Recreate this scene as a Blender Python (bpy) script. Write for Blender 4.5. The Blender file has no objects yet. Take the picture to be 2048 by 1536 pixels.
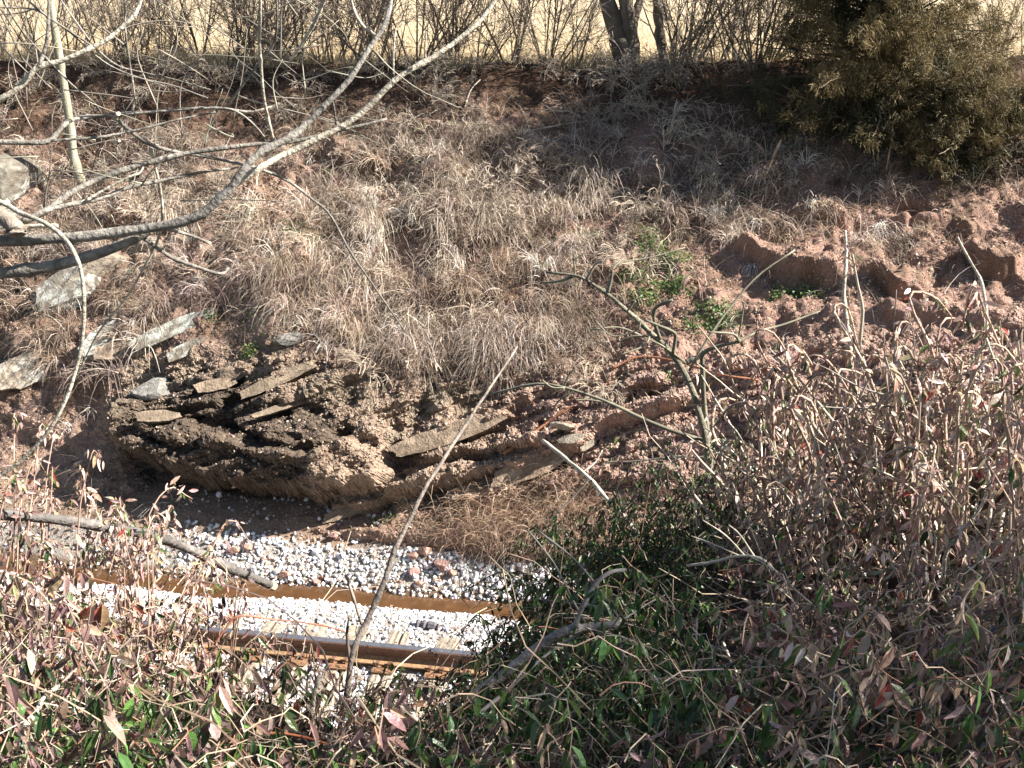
import bpy, math, numpy as np
from mathutils import Vector
R = math.radians
rng = np.random.default_rng(7)
S = bpy.context.scene
COL = S.collection

# ------------------------------------------------------------------ camera, sky, sun, exposure
CAMZ, PITCH, FPX = 6.45, R(22.0), 2147.0
cam_d = bpy.data.cameras.new("camera"); cam = bpy.data.objects.new("camera", cam_d); COL.objects.link(cam)
cam.location = (0, 0, CAMZ); cam.rotation_euler = (R(90) - PITCH, 0, 0)
cam_d.sensor_width = 36.0; cam_d.lens = 36.0 * FPX / 2048.0; cam_d.clip_end = 2000; cam_d.clip_start = 0.05
S.camera = cam
SUN_AZ, SUN_EL = R(-4.0), R(38.0)          # azimuth from +X towards +Y
w = bpy.data.worlds.new("World"); S.world = w; w.use_nodes = True
nt = w.node_tree; bg = nt.nodes["Background"]
sky = nt.nodes.new("ShaderNodeTexSky"); sky.sky_type = 'NISHITA'; sky.sun_disc = False
sky.sun_elevation = SUN_EL; sky.sun_rotation = R(90) - SUN_AZ
nt.links.new(sky.outputs[0], bg.inputs[0]); bg.inputs[1].default_value = 0.05
sd = bpy.data.lights.new("sun", 'SUN'); sd.energy = 5.0; sd.angle = R(0.5); sd.color = (1.0, 0.95, 0.89)
sun = bpy.data.objects.new("sun", sd); COL.objects.link(sun)
sv = Vector((math.cos(SUN_EL) * math.cos(SUN_AZ), math.cos(SUN_EL) * math.sin(SUN_AZ), math.sin(SUN_EL)))
sun.rotation_euler = sv.to_track_quat('Z', 'Y').to_euler(); sun.location = sv * 40
S.view_settings.view_transform = 'Standard'; S.view_settings.look = 'None'
S.view_settings.exposure = 1.68; S.view_settings.gamma = 1.0

# ------------------------------------------------------------------ pixel <-> world
cP, sP = math.cos(PITCH), math.sin(PITCH)
def rayd(px, py):
    cx = (np.asarray(px, float) - 1024) / FPX; cy = (768 - np.asarray(py, float)) / FPX
    return np.stack([cx + 0 * cy, cP + cy * sP, -sP + cy * cP + 0 * cx], -1)
def at(px, py, Y):
    d = rayd(px, py); t = np.asarray(Y, float) / d[..., 1]
    p = d * t[..., None]; p[..., 2] += CAMZ
    return p
def proj(p):
    x, y, z = p[..., 0], p[..., 1], p[..., 2] - CAMZ
    dep = y * cP - z * sP; up = y * sP + z * cP
    return 1024 + FPX * x / dep, 768 - FPX * up / dep, dep

# ------------------------------------------------------------------ noise
def _h(i, j, k, s):
    with np.errstate(over='ignore'):
        n = (i * np.int64(374761393) + j * np.int64(668265263) + k * np.int64(2147483647) + np.int64(s) * np.int64(1274126177))
        n = (n ^ (n >> np.int64(13))) * np.int64(1274126177); n = n ^ (n >> np.int64(16))
        n = n * np.int64(668265263); n = n ^ (n >> np.int64(15))
    return (n & np.int64(0xFFFFFF)).astype(np.float64) / float(0xFFFFFF)
def vn(p, f=1.0, s=0):
    q = p * f; i = np.floor(q).astype(np.int64); r = q - i; r = r * r * (3 - 2 * r)
    o = 0
    for a in (0, 1):
        wa = r[..., 0] if a else 1 - r[..., 0]
        for b in (0, 1):
            wb = r[..., 1] if b else 1 - r[..., 1]
            for c in (0, 1):
                wc = r[..., 2] if c else 1 - r[..., 2]
                o = o + wa * wb * wc * _h(i[..., 0] + a, i[..., 1] + b, i[..., 2] + c, s)
    return o * 2 - 1
def fbm(p, f=1.0, o=4, s=0, g=0.5):
    a, t, n = 1.0, 0, 0
    for k in range(o):
        t = t + a * vn(p + 13.7 * k, f, s + k); n += a; a *= g; f *= 2.03
    return t / n
def sst(a, b, x):
    t = np.clip((x - a) / (b - a), 0, 1); return t * t * (3 - 2 * t)

# ------------------------------------------------------------------ mesh helpers
def mk(name, V, F, mat, parent=None, cols=None, smooth=False):
    """one mesh object from vertices V, faces F (one array, or a list of arrays of quads / triangles)"""
    V = np.asarray(V, np.float32).reshape(-1, 3)
    Fs = F if isinstance(F, (list, tuple)) else [F]
    Fs = [np.asarray(f, np.int32) for f in Fs if len(f)]
    me = bpy.data.meshes.new(name)
    me.vertices.add(len(V)); me.vertices.foreach_set("co", V.ravel())
    tot = np.concatenate([np.full(len(f), f.shape[1], np.int32) for f in Fs])
    li = np.concatenate([f.ravel() for f in Fs])
    st = np.concatenate([[0], np.cumsum(tot)[:-1]]).astype(np.int32)
    me.loops.add(len(li)); me.loops.foreach_set("vertex_index", li)
    me.polygons.add(len(tot)); me.polygons.foreach_set("loop_start", st)
    me.polygons.foreach_set("use_smooth", np.full(len(tot), bool(smooth)))
    if cols is not None:
        c = np.ones((len(V), 4), np.float32); c[:, :3] = cols
        at_ = me.color_attributes.new("tint", 'FLOAT_COLOR', 'POINT'); at_.data.foreach_set("color", c.ravel())
    me.update(calc_edges=True); me.validate()
    if mat: me.materials.append(mat)
    o = bpy.data.objects.new(name, me); COL.objects.link(o)
    if parent: o.parent = parent
    return o
def tag(o, label=None, cat=None, group=None, kind=None):
    if label: o["label"] = label
    if cat: o["category"] = cat
    if group: o["group"] = group
    if kind: o["kind"] = kind
    return o
def empty(name, loc, label, cat, group=None):
    o = bpy.data.objects.new(name, None); o.location = loc; o.empty_display_size = .1; COL.objects.link(o)
    return tag(o, label, cat, group)
def gridf(nr, nc, off=0):
    i = np.arange(nr - 1)[:, None] * nc + np.arange(nc - 1)[None, :]
    return (np.stack([i, i + nc, i + nc + 1, i + 1], -1).reshape(-1, 4) + off)
def norm(v): return v / np.maximum(np.linalg.norm(v, axis=-1, keepdims=True), 1e-9)

class MB:
    """collects tubes, strips and raw shapes for ONE mesh"""
    def __init__(self): self.V, self.Q, self.T, self.C, self.n = [], [], [], [], 0
    def raw(self, V, Q=None, T=None, col=(1, 1, 1)):
        V = np.asarray(V, float).reshape(-1, 3)
        self.V.append(V); c = np.empty((len(V), 3)); c[:] = col; self.C.append(c)
        if Q is not None and len(Q): self.Q.append(np.asarray(Q, np.int64) + self.n)
        if T is not None and len(T): self.T.append(np.asarray(T, np.int64) + self.n)
        self.n += len(V)
    def tubes(self, P, Rd, k=4, col=(1, 1, 1)):
        """P (B,n,3), Rd (B,n)"""
        P = np.asarray(P, float); Rd = np.asarray(Rd, float); B, n, _ = P.shape
        t = norm(np.gradient(P, axis=1))
        ref = np.where(np.abs(norm(P[:, -1] - P[:, 0])[:, None, 2:3]) < .8, np.array([0, 0, 1.]), np.array([1., 0, 0]))
        u = norm(np.cross(t, ref)); v = np.cross(t, u)
        a = np.arange(k) * 2 * math.pi / k
        V = P[:, :, None] + Rd[:, :, None, None] * (u[:, :, None] * np.cos(a)[:, None] + v[:, :, None] * np.sin(a)[:, None])
        b = np.arange(B)[:, None, None] * (n * k); i = np.arange(n - 1)[None, :, None] * k; j = np.arange(k)[None, None, :]
        j2 = (j + 1) % k
        Q = np.stack([b + i + j, b + i + j2, b + i + k + j2, b + i + k + j], -1).reshape(-1, 4)
        c = np.asarray(col, float)
        if c.ndim == 2: c = np.repeat(c, n * k, axis=0)
        self.raw(V, Q, None, c)
        # closed ends for thicker pieces
        if k >= 5:
            for e, fl in ((0, 1), (n - 1, 0)):
                ids = np.arange(B)[:, None] * (n * k) + e * k + np.arange(k)[None]
                f = ids if not fl else ids[:, ::-1]
                for m in range(1, k - 1):
                    self.T.append(np.stack([f[:, 0], f[:, m], f[:, m + 1]], -1) + self.n - B * n * k)
    def strips(self, P, Wd, side, col=(1, 1, 1)):
        P = np.asarray(P, float); B, n, _ = P.shape
        V = np.stack([P - side[:, None] * Wd[..., None], P + side[:, None] * Wd[..., None]], 2)
        b = np.arange(B)[:, None] * (n * 2); i = np.arange(n - 1)[None] * 2
        Q = np.stack([b + i, b + i + 1, b + i + 3, b + i + 2], -1).reshape(-1, 4)
        c = np.asarray(col, float)
        if c.ndim == 2: c = np.repeat(c, n * 2, axis=0)
        self.raw(V, Q, None, c)
    def box(self, c, ax, sz, col=(1, 1, 1)):
        """box at centre c, axes rows of ax, full sizes sz"""
        ax = np.asarray(ax, float); h = np.asarray(sz, float) / 2
        s = np.array([[x, y, z] for x in (-1, 1) for y in (-1, 1) for z in (-1, 1)], float)
        V = np.asarray(c, float) + (s * h) @ ax
        Q = [[0, 1, 3, 2], [4, 6, 7, 5], [0, 4, 5, 1], [2, 3, 7, 6], [0, 2, 6, 4], [1, 5, 7, 3]]
        self.raw(V, Q, None, col)
    def build(self, name, mat, parent=None, smooth=False):
        F = []
        if self.Q: F.append(np.concatenate(self.Q))
        if self.T: F.append(np.concatenate(self.T))
        return mk(name, np.concatenate(self.V), F, mat, parent, np.concatenate(self.C), smooth)

# ------------------------------------------------------------------ materials
def mat(name, base=None, rough=.85, spec=.3, nscale=30, namt=.25, bump=.3, bscale=60, transl=0, coat=0, fine=None):
    """procedural: base colour (or the 'tint' attribute) varied by noise, with bump"""
    m = bpy.data.materials.new(name); m.use_nodes = True; t = m.node_tree; N = t.nodes; L = t.links
    p = N["Principled BSDF"]; p.inputs["Roughness"].default_value = rough; p.inputs["Specular IOR Level"].default_value = spec
    tc = N.new("ShaderNodeTexCoord")
    nz = N.new("ShaderNodeTexNoise"); nz.inputs["Scale"].default_value = nscale; nz.inputs["Detail"].default_value = 6
    L.new(tc.outputs["Object"], nz.inputs["Vector"])
    mr = N.new("ShaderNodeMapRange"); mr.inputs[1].default_value = .3; mr.inputs[2].default_value = .7
    mr.inputs[3].default_value = 1 - namt; mr.inputs[4].default_value = 1 + namt
    L.new(nz.outputs[0], mr.inputs[0])
    mx = N.new("ShaderNodeMix"); mx.data_type = 'RGBA'; mx.blend_type = 'MULTIPLY'; mx.inputs[0].default_value = 1
    if base is None:
        a = N.new("ShaderNodeAttribute"); a.attribute_name = "tint"; L.new(a.outputs["Color"], mx.inputs[6])
    else: mx.inputs[6].default_value = (*base, 1)
    L.new(mr.outputs[0], mx.inputs[7]); L.new(mx.outputs[2], p.inputs["Base Color"])
    if bump:
        b2 = N.new("ShaderNodeTexNoise"); b2.inputs["Scale"].default_value = bscale; b2.inputs["Detail"].default_value = 8
        L.new(tc.outputs["Object"], b2.inputs["Vector"])
        bp = N.new("ShaderNodeBump"); bp.inputs["Strength"].default_value = bump; bp.inputs["Distance"].default_value = .02
        L.new(b2.outputs[0], bp.inputs["Height"]); L.new(bp.outputs[0], p.inputs["Normal"])
    if coat:
        p.inputs["Coat Weight"].default_value = coat; p.inputs["Coat Roughness"].default_value = .3
    if transl:
        tr = N.new("ShaderNodeBsdfTranslucent"); ms = N.new("ShaderNodeMixShader"); ms.inputs[0].default_value = transl
        L.new(mx.outputs[2], tr.inputs[0]); L.new(p.outputs[0], ms.inputs[1]); L.new(tr.outputs[0], ms.inputs[2])
        L.new(ms.outputs[0], N["Material Output"].inputs[0])
    return m
M = {}
M['bank'] = mat("bank_soil_rock", None, .92, .2, 55, .38, .9, 70)
M['field'] = mat("field_straw", (.47, .37, .235), .95, .1, 3.5, .25, .6, 25)
M['bed'] = mat("track_bed_soil", None, .95, .15, 40, .35, .8, 60)
M['stone'] = mat("ballast_stone", None, .8, .35, 60, .18, .25, 90)
M['rock'] = mat("boulder_rock", None, .85, .3, 14, .3, .8, 40)
M['grass'] = mat("dry_grass", None, .75, .25, 20, .12, 0, transl=.25)
M['twig'] = mat("bare_twig", None, .8, .25, 25, .2, .0)
M['bark'] = mat("grey_bark", None, .8, .3, 45, .35, .6, 70)
M['leaf'] = mat("vine_leaf", None, .36, .6, 60, .22, .2, 90, transl=.22)
M['green'] = mat("green_leaf", None, .5, .4, 60, .2, 0, transl=.3)
M['cedar'] = mat("cedar_foliage", None, .7, .3, 12, .3, 0, transl=.2)
M['sleeper'] = mat("weathered_wood", (.30, .25, .19), .9, .2, 18, .35, .8, 50)
M['rust'] = mat("rusted_steel", (.23, .125, .065), .8, .3, 35, .4, .4, 80)
M['railside'] = mat("rail_rust_dark", (.16, .085, .055), .75, .3, 35, .3, .3, 80)
M['railtop'] = mat("rail_polished", (.42, .42, .44), .33, .6, 30, .15, .05, 80)
M['railtop'].node_tree.nodes["Principled BSDF"].inputs["Metallic"].default_value = .85
M['foot'] = mat("rail_foot_rust", (.33, .20, .105), .85, .2, 30, .3, .3, 80)
M['cable'] = mat("orange_rust", (.29, .125, .065), .7, .3, 40, .3, .3, 80)
M['water'] = mat("muddy_water", (.092, .047, .021), .10, .5, 6, .2, .06, 14)
M['cut'] = mat("fresh_cut_wood", (.72, .58, .38), .8, .2, 30, .15, .2, 60)

# ------------------------------------------------------------------ far bank: lip, slope, rock face (one sheet)
# per image column: (row, distance) of field edge, lip foot, mid slope, rock top, rock base, toe
ST = {
 0:    [(122,19.5),(240,18.0),(430,16.0),(690,13.8),(880,12.9),(1000,11.9)],
 330:  [(125,19.0),(235,17.5),(430,15.5),(730,13.0),(965,11.9),(1020,11.5)],
 600:  [(128,18.5),(230,17.2),(430,15.2),(700,12.7),(1025,11.4),(1050,11.1)],
 900:  [(128,18.2),(230,16.9),(430,14.9),(760,12.3),(1010,11.2),(1085,10.75)],
 1200: [(125,18.0),(225,16.7),(430,14.6),(740,12.0),(990,10.9),(1105,10.35)],
 1500: [(125,17.8),(220,16.3),(430,14.2),(720,11.7),(960,10.6),(1120,9.9)],
 2048: [(112,17.5),(220,15.8),(400,13.6),(640,11.4),(900,10.0),(1150,9.2)],
}
kx = sorted(ST); KX = [-600] + kx + [2700]
KP = np.array([ST[0]] + [ST[k] for k in kx] + [ST[2048]], float)
KP[0, :, 1] += 1.4; KP[-1, :, 1] -= .8
PX = np.arange(-560, 2620, 2.5); NC = len(PX)
def ksm(j, c):
    v = np.interp(PX, KX, KP[:, j, c]); n = 60
    return np.convolve(np.pad(v, n, mode='edge'), np.hanning(2 * n + 1) / np.hanning(2 * n + 1).sum(), 'valid')
kn = np.stack([at(PX, ksm(j, 0), ksm(j, 1)) for j in range(6)], 0)            # (6,NC,3)
und = kn[5].copy(); und[:, 1] -= .7; und[:, 2] -= .6
kn = np.concatenate([kn, und[None]], 0)
nrows = [44, 110, 130, 190, 52, 10]
rows = []
for j, n in enumerate(nrows):
    t = np.linspace(0, 1, n, endpoint=False)[:, None, None]; rows.append(kn[j] * (1 - t) + kn[j + 1] * t)
rows.append(kn[6][None]); G0 = np.concatenate(rows, 0); NR = G0.shape[0]
ker = np.hanning(25); ker /= ker.sum()
Gp = np.pad(G0, ((12, 12), (0, 0), (0, 0)), mode='edge')
G0 = np.stack([np.apply_along_axis(lambda a: np.convolve(a, ker, 'valid'), 0, Gp[:, :, c]) for c in range(3)], -1)
bx, by, _ = proj(G0)                                                           # picture position of the undisplaced sheet
dv = np.gradient(G0, axis=0); du = np.gradient(G0, axis=1)
NB = norm(np.cross(dv, du)); NB *= np.sign(NB[..., 2:3] + 1e-9)
rt = ksm(3, 0)[None]; rb = ksm(4, 0)[None]; ed = ksm(0, 0)[None]; lp = ksm(1, 0)[None]
inrock = sst(-45, 25, by - rt) * (1 - sst(-12, 22, by - rb)) * sst(185, 275, bx)
wx, wz = G0[..., 0], G0[..., 2]
big = fbm(G0, .55, 3, 11); med = fbm(G0, 1.7, 4, 21)
below = sst(-5, 45, by - ed)
D = below * (.20 * big + .13 * med) * (1 - .5 * sst(1350, 1550, bx))
D *= 1 - .3 * inrock
D *= 1 - .9 * sst(-15, 30, by - rb)
# bedding: ledges rising to the right
bed = wz - .33 * wx + .10 * fbm(G0, .9, 3, 31) + .03 * fbm(G0, 4, 2, 33)
for T_, A_, s_ in ((.40, .15, 1), (.17, .095, 2), (.075, .05, 3), (.035, .02, 4)):
    q = bed / T_ + 7.3 * s_; p = q - np.floor(q)
    amp = sst(-.35, .45, vn(np.stack([wx * 1.1, np.floor(q) * 3.1, 0 * wx], -1), 1, 40 + s_))
    D += inrock * A_ * amp * (sst(0, .82, p) * (1 - sst(.86, 1, p)) - .3)
# broken blocks
c1 = fbm(G0, 2.3, 3, 51); blk = np.round(c1 * 5) / 5 + .25 * (c1 - np.round(c1 * 5) / 5)
D += inrock * .15 * blk
c2 = fbm(G0, 5.5, 2, 57); D += inrock * .08 * np.round(c2 * 4) / 4
D -= .30 * np.exp(-((bx - 480) / 190) ** 4 - ((by - 1000 - .04 * (bx - 480)) / 30) ** 2)
D += .30 * np.exp(-((bx - 590) / 170) ** 2 - ((by - 880 + .18 * (bx - 590)) / 85) ** 2)
for x_, y_, r_ in ((540,905,26),(640,835,24),(575,830,18),(700,880,24),(470,860,20),(620,900,15),(745,905,22),(820,960,20),(430,905,24),(910,925,18)):
    D -= .16 * np.exp(-(((bx - x_ + 10 * med) / r_) ** 2 + ((by - y_) / (r_ * .75)) ** 2) ** 2)
# single ledges seen in the picture: polyline, jump above the line, height over which it fades
def ledge(pts, A, H, sharp=5, jit=7):
    global D
    pts = np.array(pts, float); x = bx
    yl = np.interp(x, pts[:, 0], pts[:, 1]) + jit * fbm(G0, 3.5, 3, int(pts[0, 0]) % 97) * 2
    xe = np.clip(np.minimum(x - pts[0, 0], pts[-1, 0] - x) / 35, 0, 1); xe = xe * xe * (3 - 2 * xe)
    up = yl - by
    D += A * xe * (sst(-sharp, sharp, up) * (1 - sst(.15 * H, H, up)))
    D -= .45 * A * xe * sst(-.55 * H - 8, -sharp, up) * (1 - sst(-sharp, sharp, up))
ledge([(235,880),(300,925),(360,948),(450,968),(540,985),(640,995),(700,990),(800,968)], .50, 140, 12, 12)
ledge([(300,880),(380,905),(470,915),(560,940),(650,945)], .16, 45, 8)
ledge([(345,955),(430,975),(520,992),(640,1012)], .16, 30)
ledge([(700,905),(760,880),(800,862)], .14, 45)
ledge([(400,780),(470,765),(520,748)], .10, 30)
ledge([(470,850),(520,870),(570,905),(640,910),(700,905)], .14, 60)
ledge([(300,850),(450,815),(560,775),(650,728)], .17, 50)
ledge([(520,848),(640,792),(790,742)], .12, 40)
ledge([(320,880),(400,850),(480,842)], .15, 45)
ledge([(640,1035),(700,1018),(800,1000),(990,950),(1080,925),(1190,893)], .24, 62)
ledge([(780,915),(830,900),(990,850),(1035,828)], .22, 52)
ledge([(820,932),(860,930),(960,912),(1010,906),(1110,897)], .22, 40)
ledge([(1170,888),(1240,850),(1400,806)], .22, 50)
ledge([(1225,800),(1290,772),(1350,775)], .22, 45)
ledge([(1190,955),(1260,965),(1380,955)], .13, 40)
ledge([(1465,508),(1540,548),(1600,562),(1700,574)], .24, 80, 8, 5)
ledge([(1720,560),(1790,590),(1870,592)], .20, 55)
ledge([(1915,490),(1960,540),(2060,565)], .22, 80, 8)
ledge([(1560,430),(1700,455),(1900,440)], .12, 50, 8)
ledge([(1750,650),(1900,640),(2060,660)], .14, 50, 8)
ledge([(1440,830),(1560,850),(1600,860)], .18, 40)
ledge([(640,300),(720,345),(790,345)], .22, 60)
# undercut hollows of the soil slope
D += -.16 * sst(.28, .5, fbm(G0, 1.25, 3, 77)) * below * (1 - inrock)
# crumbled surface
fine = fbm(G0, 11, 3, 61); fin2 = fbm(G0, 28, 2, 67)
rgt = sst(1380, 1550, bx) * (1 - inrock); D += below * (1 - .7 * rgt) * (.024 * fine + .014 * fin2) + inrock * (.014 * np.abs(fine) + .010 * fin2)
D += rgt * below * .05 * (np.abs(fbm(G0 * np.array([1.6, .5, .35]), 3.2, 3, 191)) - .2)
# terracing of the slope by old roots and slips
D += below * (1 - inrock) * .05 * np.abs(fbm(G0 * np.array([.6, 1, 1.6]), 4.5, 3, 71))
# humps and hollows of the grassy slope
gz = below * (1 - inrock) * sst(20, 90, by - lp) * (1 - sst(-60, 10, by - rb))
D += gz * (.17 * fbm(G0, 2.1, 2, 171) + .10 * np.abs(fbm(G0, 4.2, 2, 173)))
D -= .26 * sst(-8, 30, by - ksm(5, 0)[None])
BK = G0 + NB * D[..., None] * 1.0
zl = (1 - sst(-20, 60, by - lp)) ; BK[..., 2] += zl * (.14 * fbm(np.stack([wx, 0 * wx, 0 * wx], -1), .8, 3, 201) + .05 * fbm(np.stack([wx, 0 * wx, 0 * wx], -1), 5, 2, 203)); BK[..., 1] += zl * .35 * fbm(np.stack([wx, 0 * wx, 0 * wx], -1), 1.1, 3, 205)
dv = np.gradient(BK, axis=0); du = np.gradient(BK, axis=1)
NK = norm(np.cross(dv, du)); NK *= np.sign((NK * NB).sum(-1, keepdims=True) + 1e-9)
# second pass along the real surface: layered, broken ledge walls
bz = BK[..., 2] - .33 * BK[..., 0] + .05 * fbm(BK, 2.5, 3, 211)
lay = 0
for T_, A_ in ((.11, .035), (.05, .020)):
    q = bz / T_; am = .4 + .6 * sst(-.3, .4, vn(np.stack([BK[..., 0] * 2.5, np.floor(q) * 2.7, 0 * q], -1), 1, 215)); p = q - np.floor(q); lay = lay + A_ * am * (sst(0, .7, p) * (1 - sst(.8, 1, p)) - .5)
rk = np.maximum(inrock, .0)
BK = BK + NK * (rk * (lay + .05 * fbm(BK, 4.5, 3, 217) + .022 * fbm(BK, 13, 3, 219)))[..., None]
dv = np.gradient(BK, axis=0); du = np.gradient(BK, axis=1); NK = norm(np.cross(dv, du)); NK *= np.sign((NK * NB).sum(-1, keepdims=True) + 1e-9)
# colours of soil, rock and litter, with some shade painted in
def lerp(a, b, t): return a * (1 - t[..., None]) + np.asarray(b) * t[..., None]
C = np.zeros(G0.shape); C[:] = (.275, .185, .138)
pink = sst(850, 1350, bx + 160 * big)
C = lerp(C, (.265, .165, .123), pink)
C = lerp(C, (.27, .20, .145), inrock * (1 - pink)); C = lerp(C, (.345, .23, .18), inrock * pink)
C = lerp(C, (.20, .17, .12), .6 * inrock * sst(.1, .3, fbm(G0, 2.2, 3, 81)))
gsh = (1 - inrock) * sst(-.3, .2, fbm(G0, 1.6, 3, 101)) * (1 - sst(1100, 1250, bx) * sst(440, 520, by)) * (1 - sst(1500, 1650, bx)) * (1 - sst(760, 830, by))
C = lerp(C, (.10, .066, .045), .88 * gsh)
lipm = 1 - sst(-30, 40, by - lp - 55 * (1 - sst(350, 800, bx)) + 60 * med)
C = lerp(C, (.075, .043, .028), lipm * .97)  # dark lip litter, deepened to carry the shade of the shrubs
cedar_shade = sst(1330, 1600, bx) * (1 - sst(290, 390, by + 60 * med)); C = lerp(C, (.135, .08, .055), cedar_shade * .85)  # soil around the cedar darkened, its cast shade painted into the colour
lit = sst(.02, .3, fbm(G0, 3, 4, 83)) * (1 - inrock); C = lerp(C, (.17, .11, .072), .7 * lit)
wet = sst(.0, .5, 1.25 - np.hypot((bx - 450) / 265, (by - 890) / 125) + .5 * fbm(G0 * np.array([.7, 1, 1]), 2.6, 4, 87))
C = lerp(C, (.075, .056, .041), wet * .88 * sst(235, 300, bx))  # wet rock, with the shade of the hollow darkened into the stain
mos = sst(.25, .5, fbm(G0, 2.6, 3, 91)) * np.exp(-((bx - 1350) / 170) ** 2 - ((by - 560) / 90) ** 2); C = lerp(C, (.16, .17, .07), mos)
C *= (1 + .22 * fin2 + .15 * fine)[..., None]
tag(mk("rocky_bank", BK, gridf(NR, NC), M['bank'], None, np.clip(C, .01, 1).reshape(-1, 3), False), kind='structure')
pxK, pyK, _ = proj(BK)
def on_bank(px, py):
    """bank point seen at a picture position (nearest one), with its normal"""
    d = (pxK - px) ** 2 + (pyK - py) ** 2
    m = d < 36
    if not m.any(): i = np.argmin(d)
    else: i = np.argmin(np.where(m, BK[..., 1], 1e9))
    return BK.reshape(-1, 3)[i].copy(), NK.reshape(-1, 3)[i].copy()
areaK = np.linalg.norm(np.cross(np.gradient(G0, axis=0), np.gradient(G0, axis=1)), axis=-1)
def scatter(n, dens):
    wgt = (areaK * dens).ravel(); cs = np.cumsum(wgt); i = np.searchsorted(cs, rng.random(n) * cs[-1])
    i = np.clip(i, 0, len(wgt) - 1)
    return BK.reshape(-1, 3)[i] + rng.normal(0, .006, (n, 3)), NK.reshape(-1, 3)[i], bx.ravel()[i], by.ravel()[i]

# ------------------------------------------------------------------ field behind the bank
e0 = BK[0]; frows = [e0 + np.array([0, 0, -.02])]
for Y_, z_ in ((.6, .0), (2, .03), (5, .05), (12, .1), (30, .2), (80, .5), (320, 1.5)):
    r = e0.copy(); sc = 1 + Y_ / 19.0; r[:, 0] *= sc; r[:, 1] += Y_; r[:, 2] = 4.66 + z_ + .3 * sst(9, 4, -r[:, 0]) * 0; frows.append(r)
frows = np.array(frows)[:, ::8]
tag(mk("field", frows, gridf(*frows.shape[:2]), M['field'], None, None, True), kind='structure')

# ------------------------------------------------------------------ track bed, ditch, water
TS = -.155; TA = norm(np.array([1, TS, 0.])); TN = np.array([-TA[1], TA[0], 0.])   # along the rail, across it (away from camera)
TO = np.array([0, 8.52, 0.])
def tpt(a, d, z=0.): return TO + TA * np.asarray(a)[..., None] + TN * np.asarray(d)[..., None] + np.array([0, 0, 1.]) * np.asarray(z)[..., None]
dk = [-5, -2.6, .5, .75, 1.22, 1.34, 1.5, 1.62, 2.0, 2.35, 2.7, 4.2]; zk = [-.1, -.03, -.035, -.06, -.25, -.37, -.37, -.25, -.01, .14, .2, .25]
aa = np.arange(-12, 10, .05); dd = np.arange(-4, 4.2, .03)
A2, D2 = np.meshgrid(aa, dd)
def wob(a): return .06 * np.sin(a * 1.3 + .6) + .04 * np.sin(a * 3.1)
def bedz(a, d): return np.interp(d + wob(a) * sst(.6, 1.1, d), dk, zk)
Pb = tpt(A2, D2, bedz(A2, D2)); Pb[..., 2] += .02 * fbm(Pb, 6, 3, 5)
tag(mk("track_bed", Pb, gridf(*A2.shape), M['bed'], None, (lerp(lerp(np.tile(np.array((.29,.26,.22)), A2.shape + (1,)), (.235,.165,.118), sst(1.95, 2.2, D2 + .12 * np.clip(A2, 0, 3) + .15 * fbm(Pb, 2, 3, 6))), (.15,.10,.06), sst(.10, .02, np.abs(D2 + wob(A2) - 1.42) - .18)) * (1 + .25 * fbm(Pb, 9, 3, 7))[..., None]).reshape(-1, 3), True), kind='structure')
wa = np.arange(-12, 10, .1); wr = np.stack([tpt(wa, np.full_like(wa, x), np.full_like(wa, -.285)) for x in (1.0, 1.45, 1.95)], 0)
tag(mk("ditch_water", wr, gridf(3, len(wa)), M['water'], None, None, True), kind='structure')

# icosahedron stones
phi = (1 + 5 ** .5) / 2
ICV = norm(np.array([(-1,phi,0),(1,phi,0),(-1,-phi,0),(1,-phi,0),(0,-1,phi),(0,1,phi),(0,-1,-phi),(0,1,-phi),(phi,0,-1),(phi,0,1),(-phi,0,-1),(-phi,0,1)], float))
ICF = np.array([(0,11,5),(0,5,1),(0,1,7),(0,7,10),(0,10,11),(1,5,9),(5,11,4),(11,10,2),(10,7,6),(7,1,8),(3,9,4),(3,4,2),(3,2,6),(3,6,8),(3,8,9),(4,9,5),(2,4,11),(6,2,10),(8,6,7),(9,8,1)])
def randrot(n):
    q = norm(rng.normal(size=(n, 4))); a, b, c, d = q.T
    return np.stack([np.stack([a*a+b*b-c*c-d*d, 2*(b*c-a*d), 2*(b*d+a*c)], -1), np.stack([2*(b*c+a*d), a*a-b*b+c*c-d*d, 2*(c*d-a*b)], -1), np.stack([2*(b*d-a*c), 2*(c*d+a*b), a*a-b*b-c*c+d*d], -1)], 1)
def stones(P, size, cols, flat=.75):
    n = len(P); V = ICV[None] * (1 + rng.normal(0, .17, (n, 12, 1))) * (rng.uniform(.65, 1.25, (n, 1, 3)) * np.array([1, 1, flat]))
    V = np.einsum('nij,nkj->nki', randrot(n), V) * size[:, None, None] + P[:, None]
    F = ICF[None] + (np.arange(n) * 12)[:, None, None]
    return V.reshape(-1, 3), F.reshape(-1, 3), np.repeat(cols, 12, axis=0)
def pick(n, pal, p=None, var=.12):
    pal = np.array(pal, float); c = pal[rng.choice(len(pal), n, p=p)]
    return np.clip(c * (1 + rng.normal(0, var, (n, 1))) * (1 + rng.normal(0, var * .3, (n, 3))), .01, .95)
def grounda(px, py, z=0.):
    dvec = rayd(px, py); t = (z - CAMZ) / dvec[2]; p = dvec * t + np.array([0, 0, CAMZ]); return float((p - TO) @ TA)
sl_a = [grounda(790, 1285), grounda(890, 1297), grounda(704, 1278), grounda(622, 1272), grounda(535, 1266), grounda(450, 1258)]
n = 62000
a = rng.uniform(-8.5, 5.5, n); d = rng.uniform(-1.6, 2.75, n)
tal = fbm(np.stack([a, d, 0 * a], -1), .9, 3, 15)
keep = ~((d > 1.30 + .1 * tal) & (d < 1.62 + .14 * tal)) | (rng.random(n) < .13)
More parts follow.
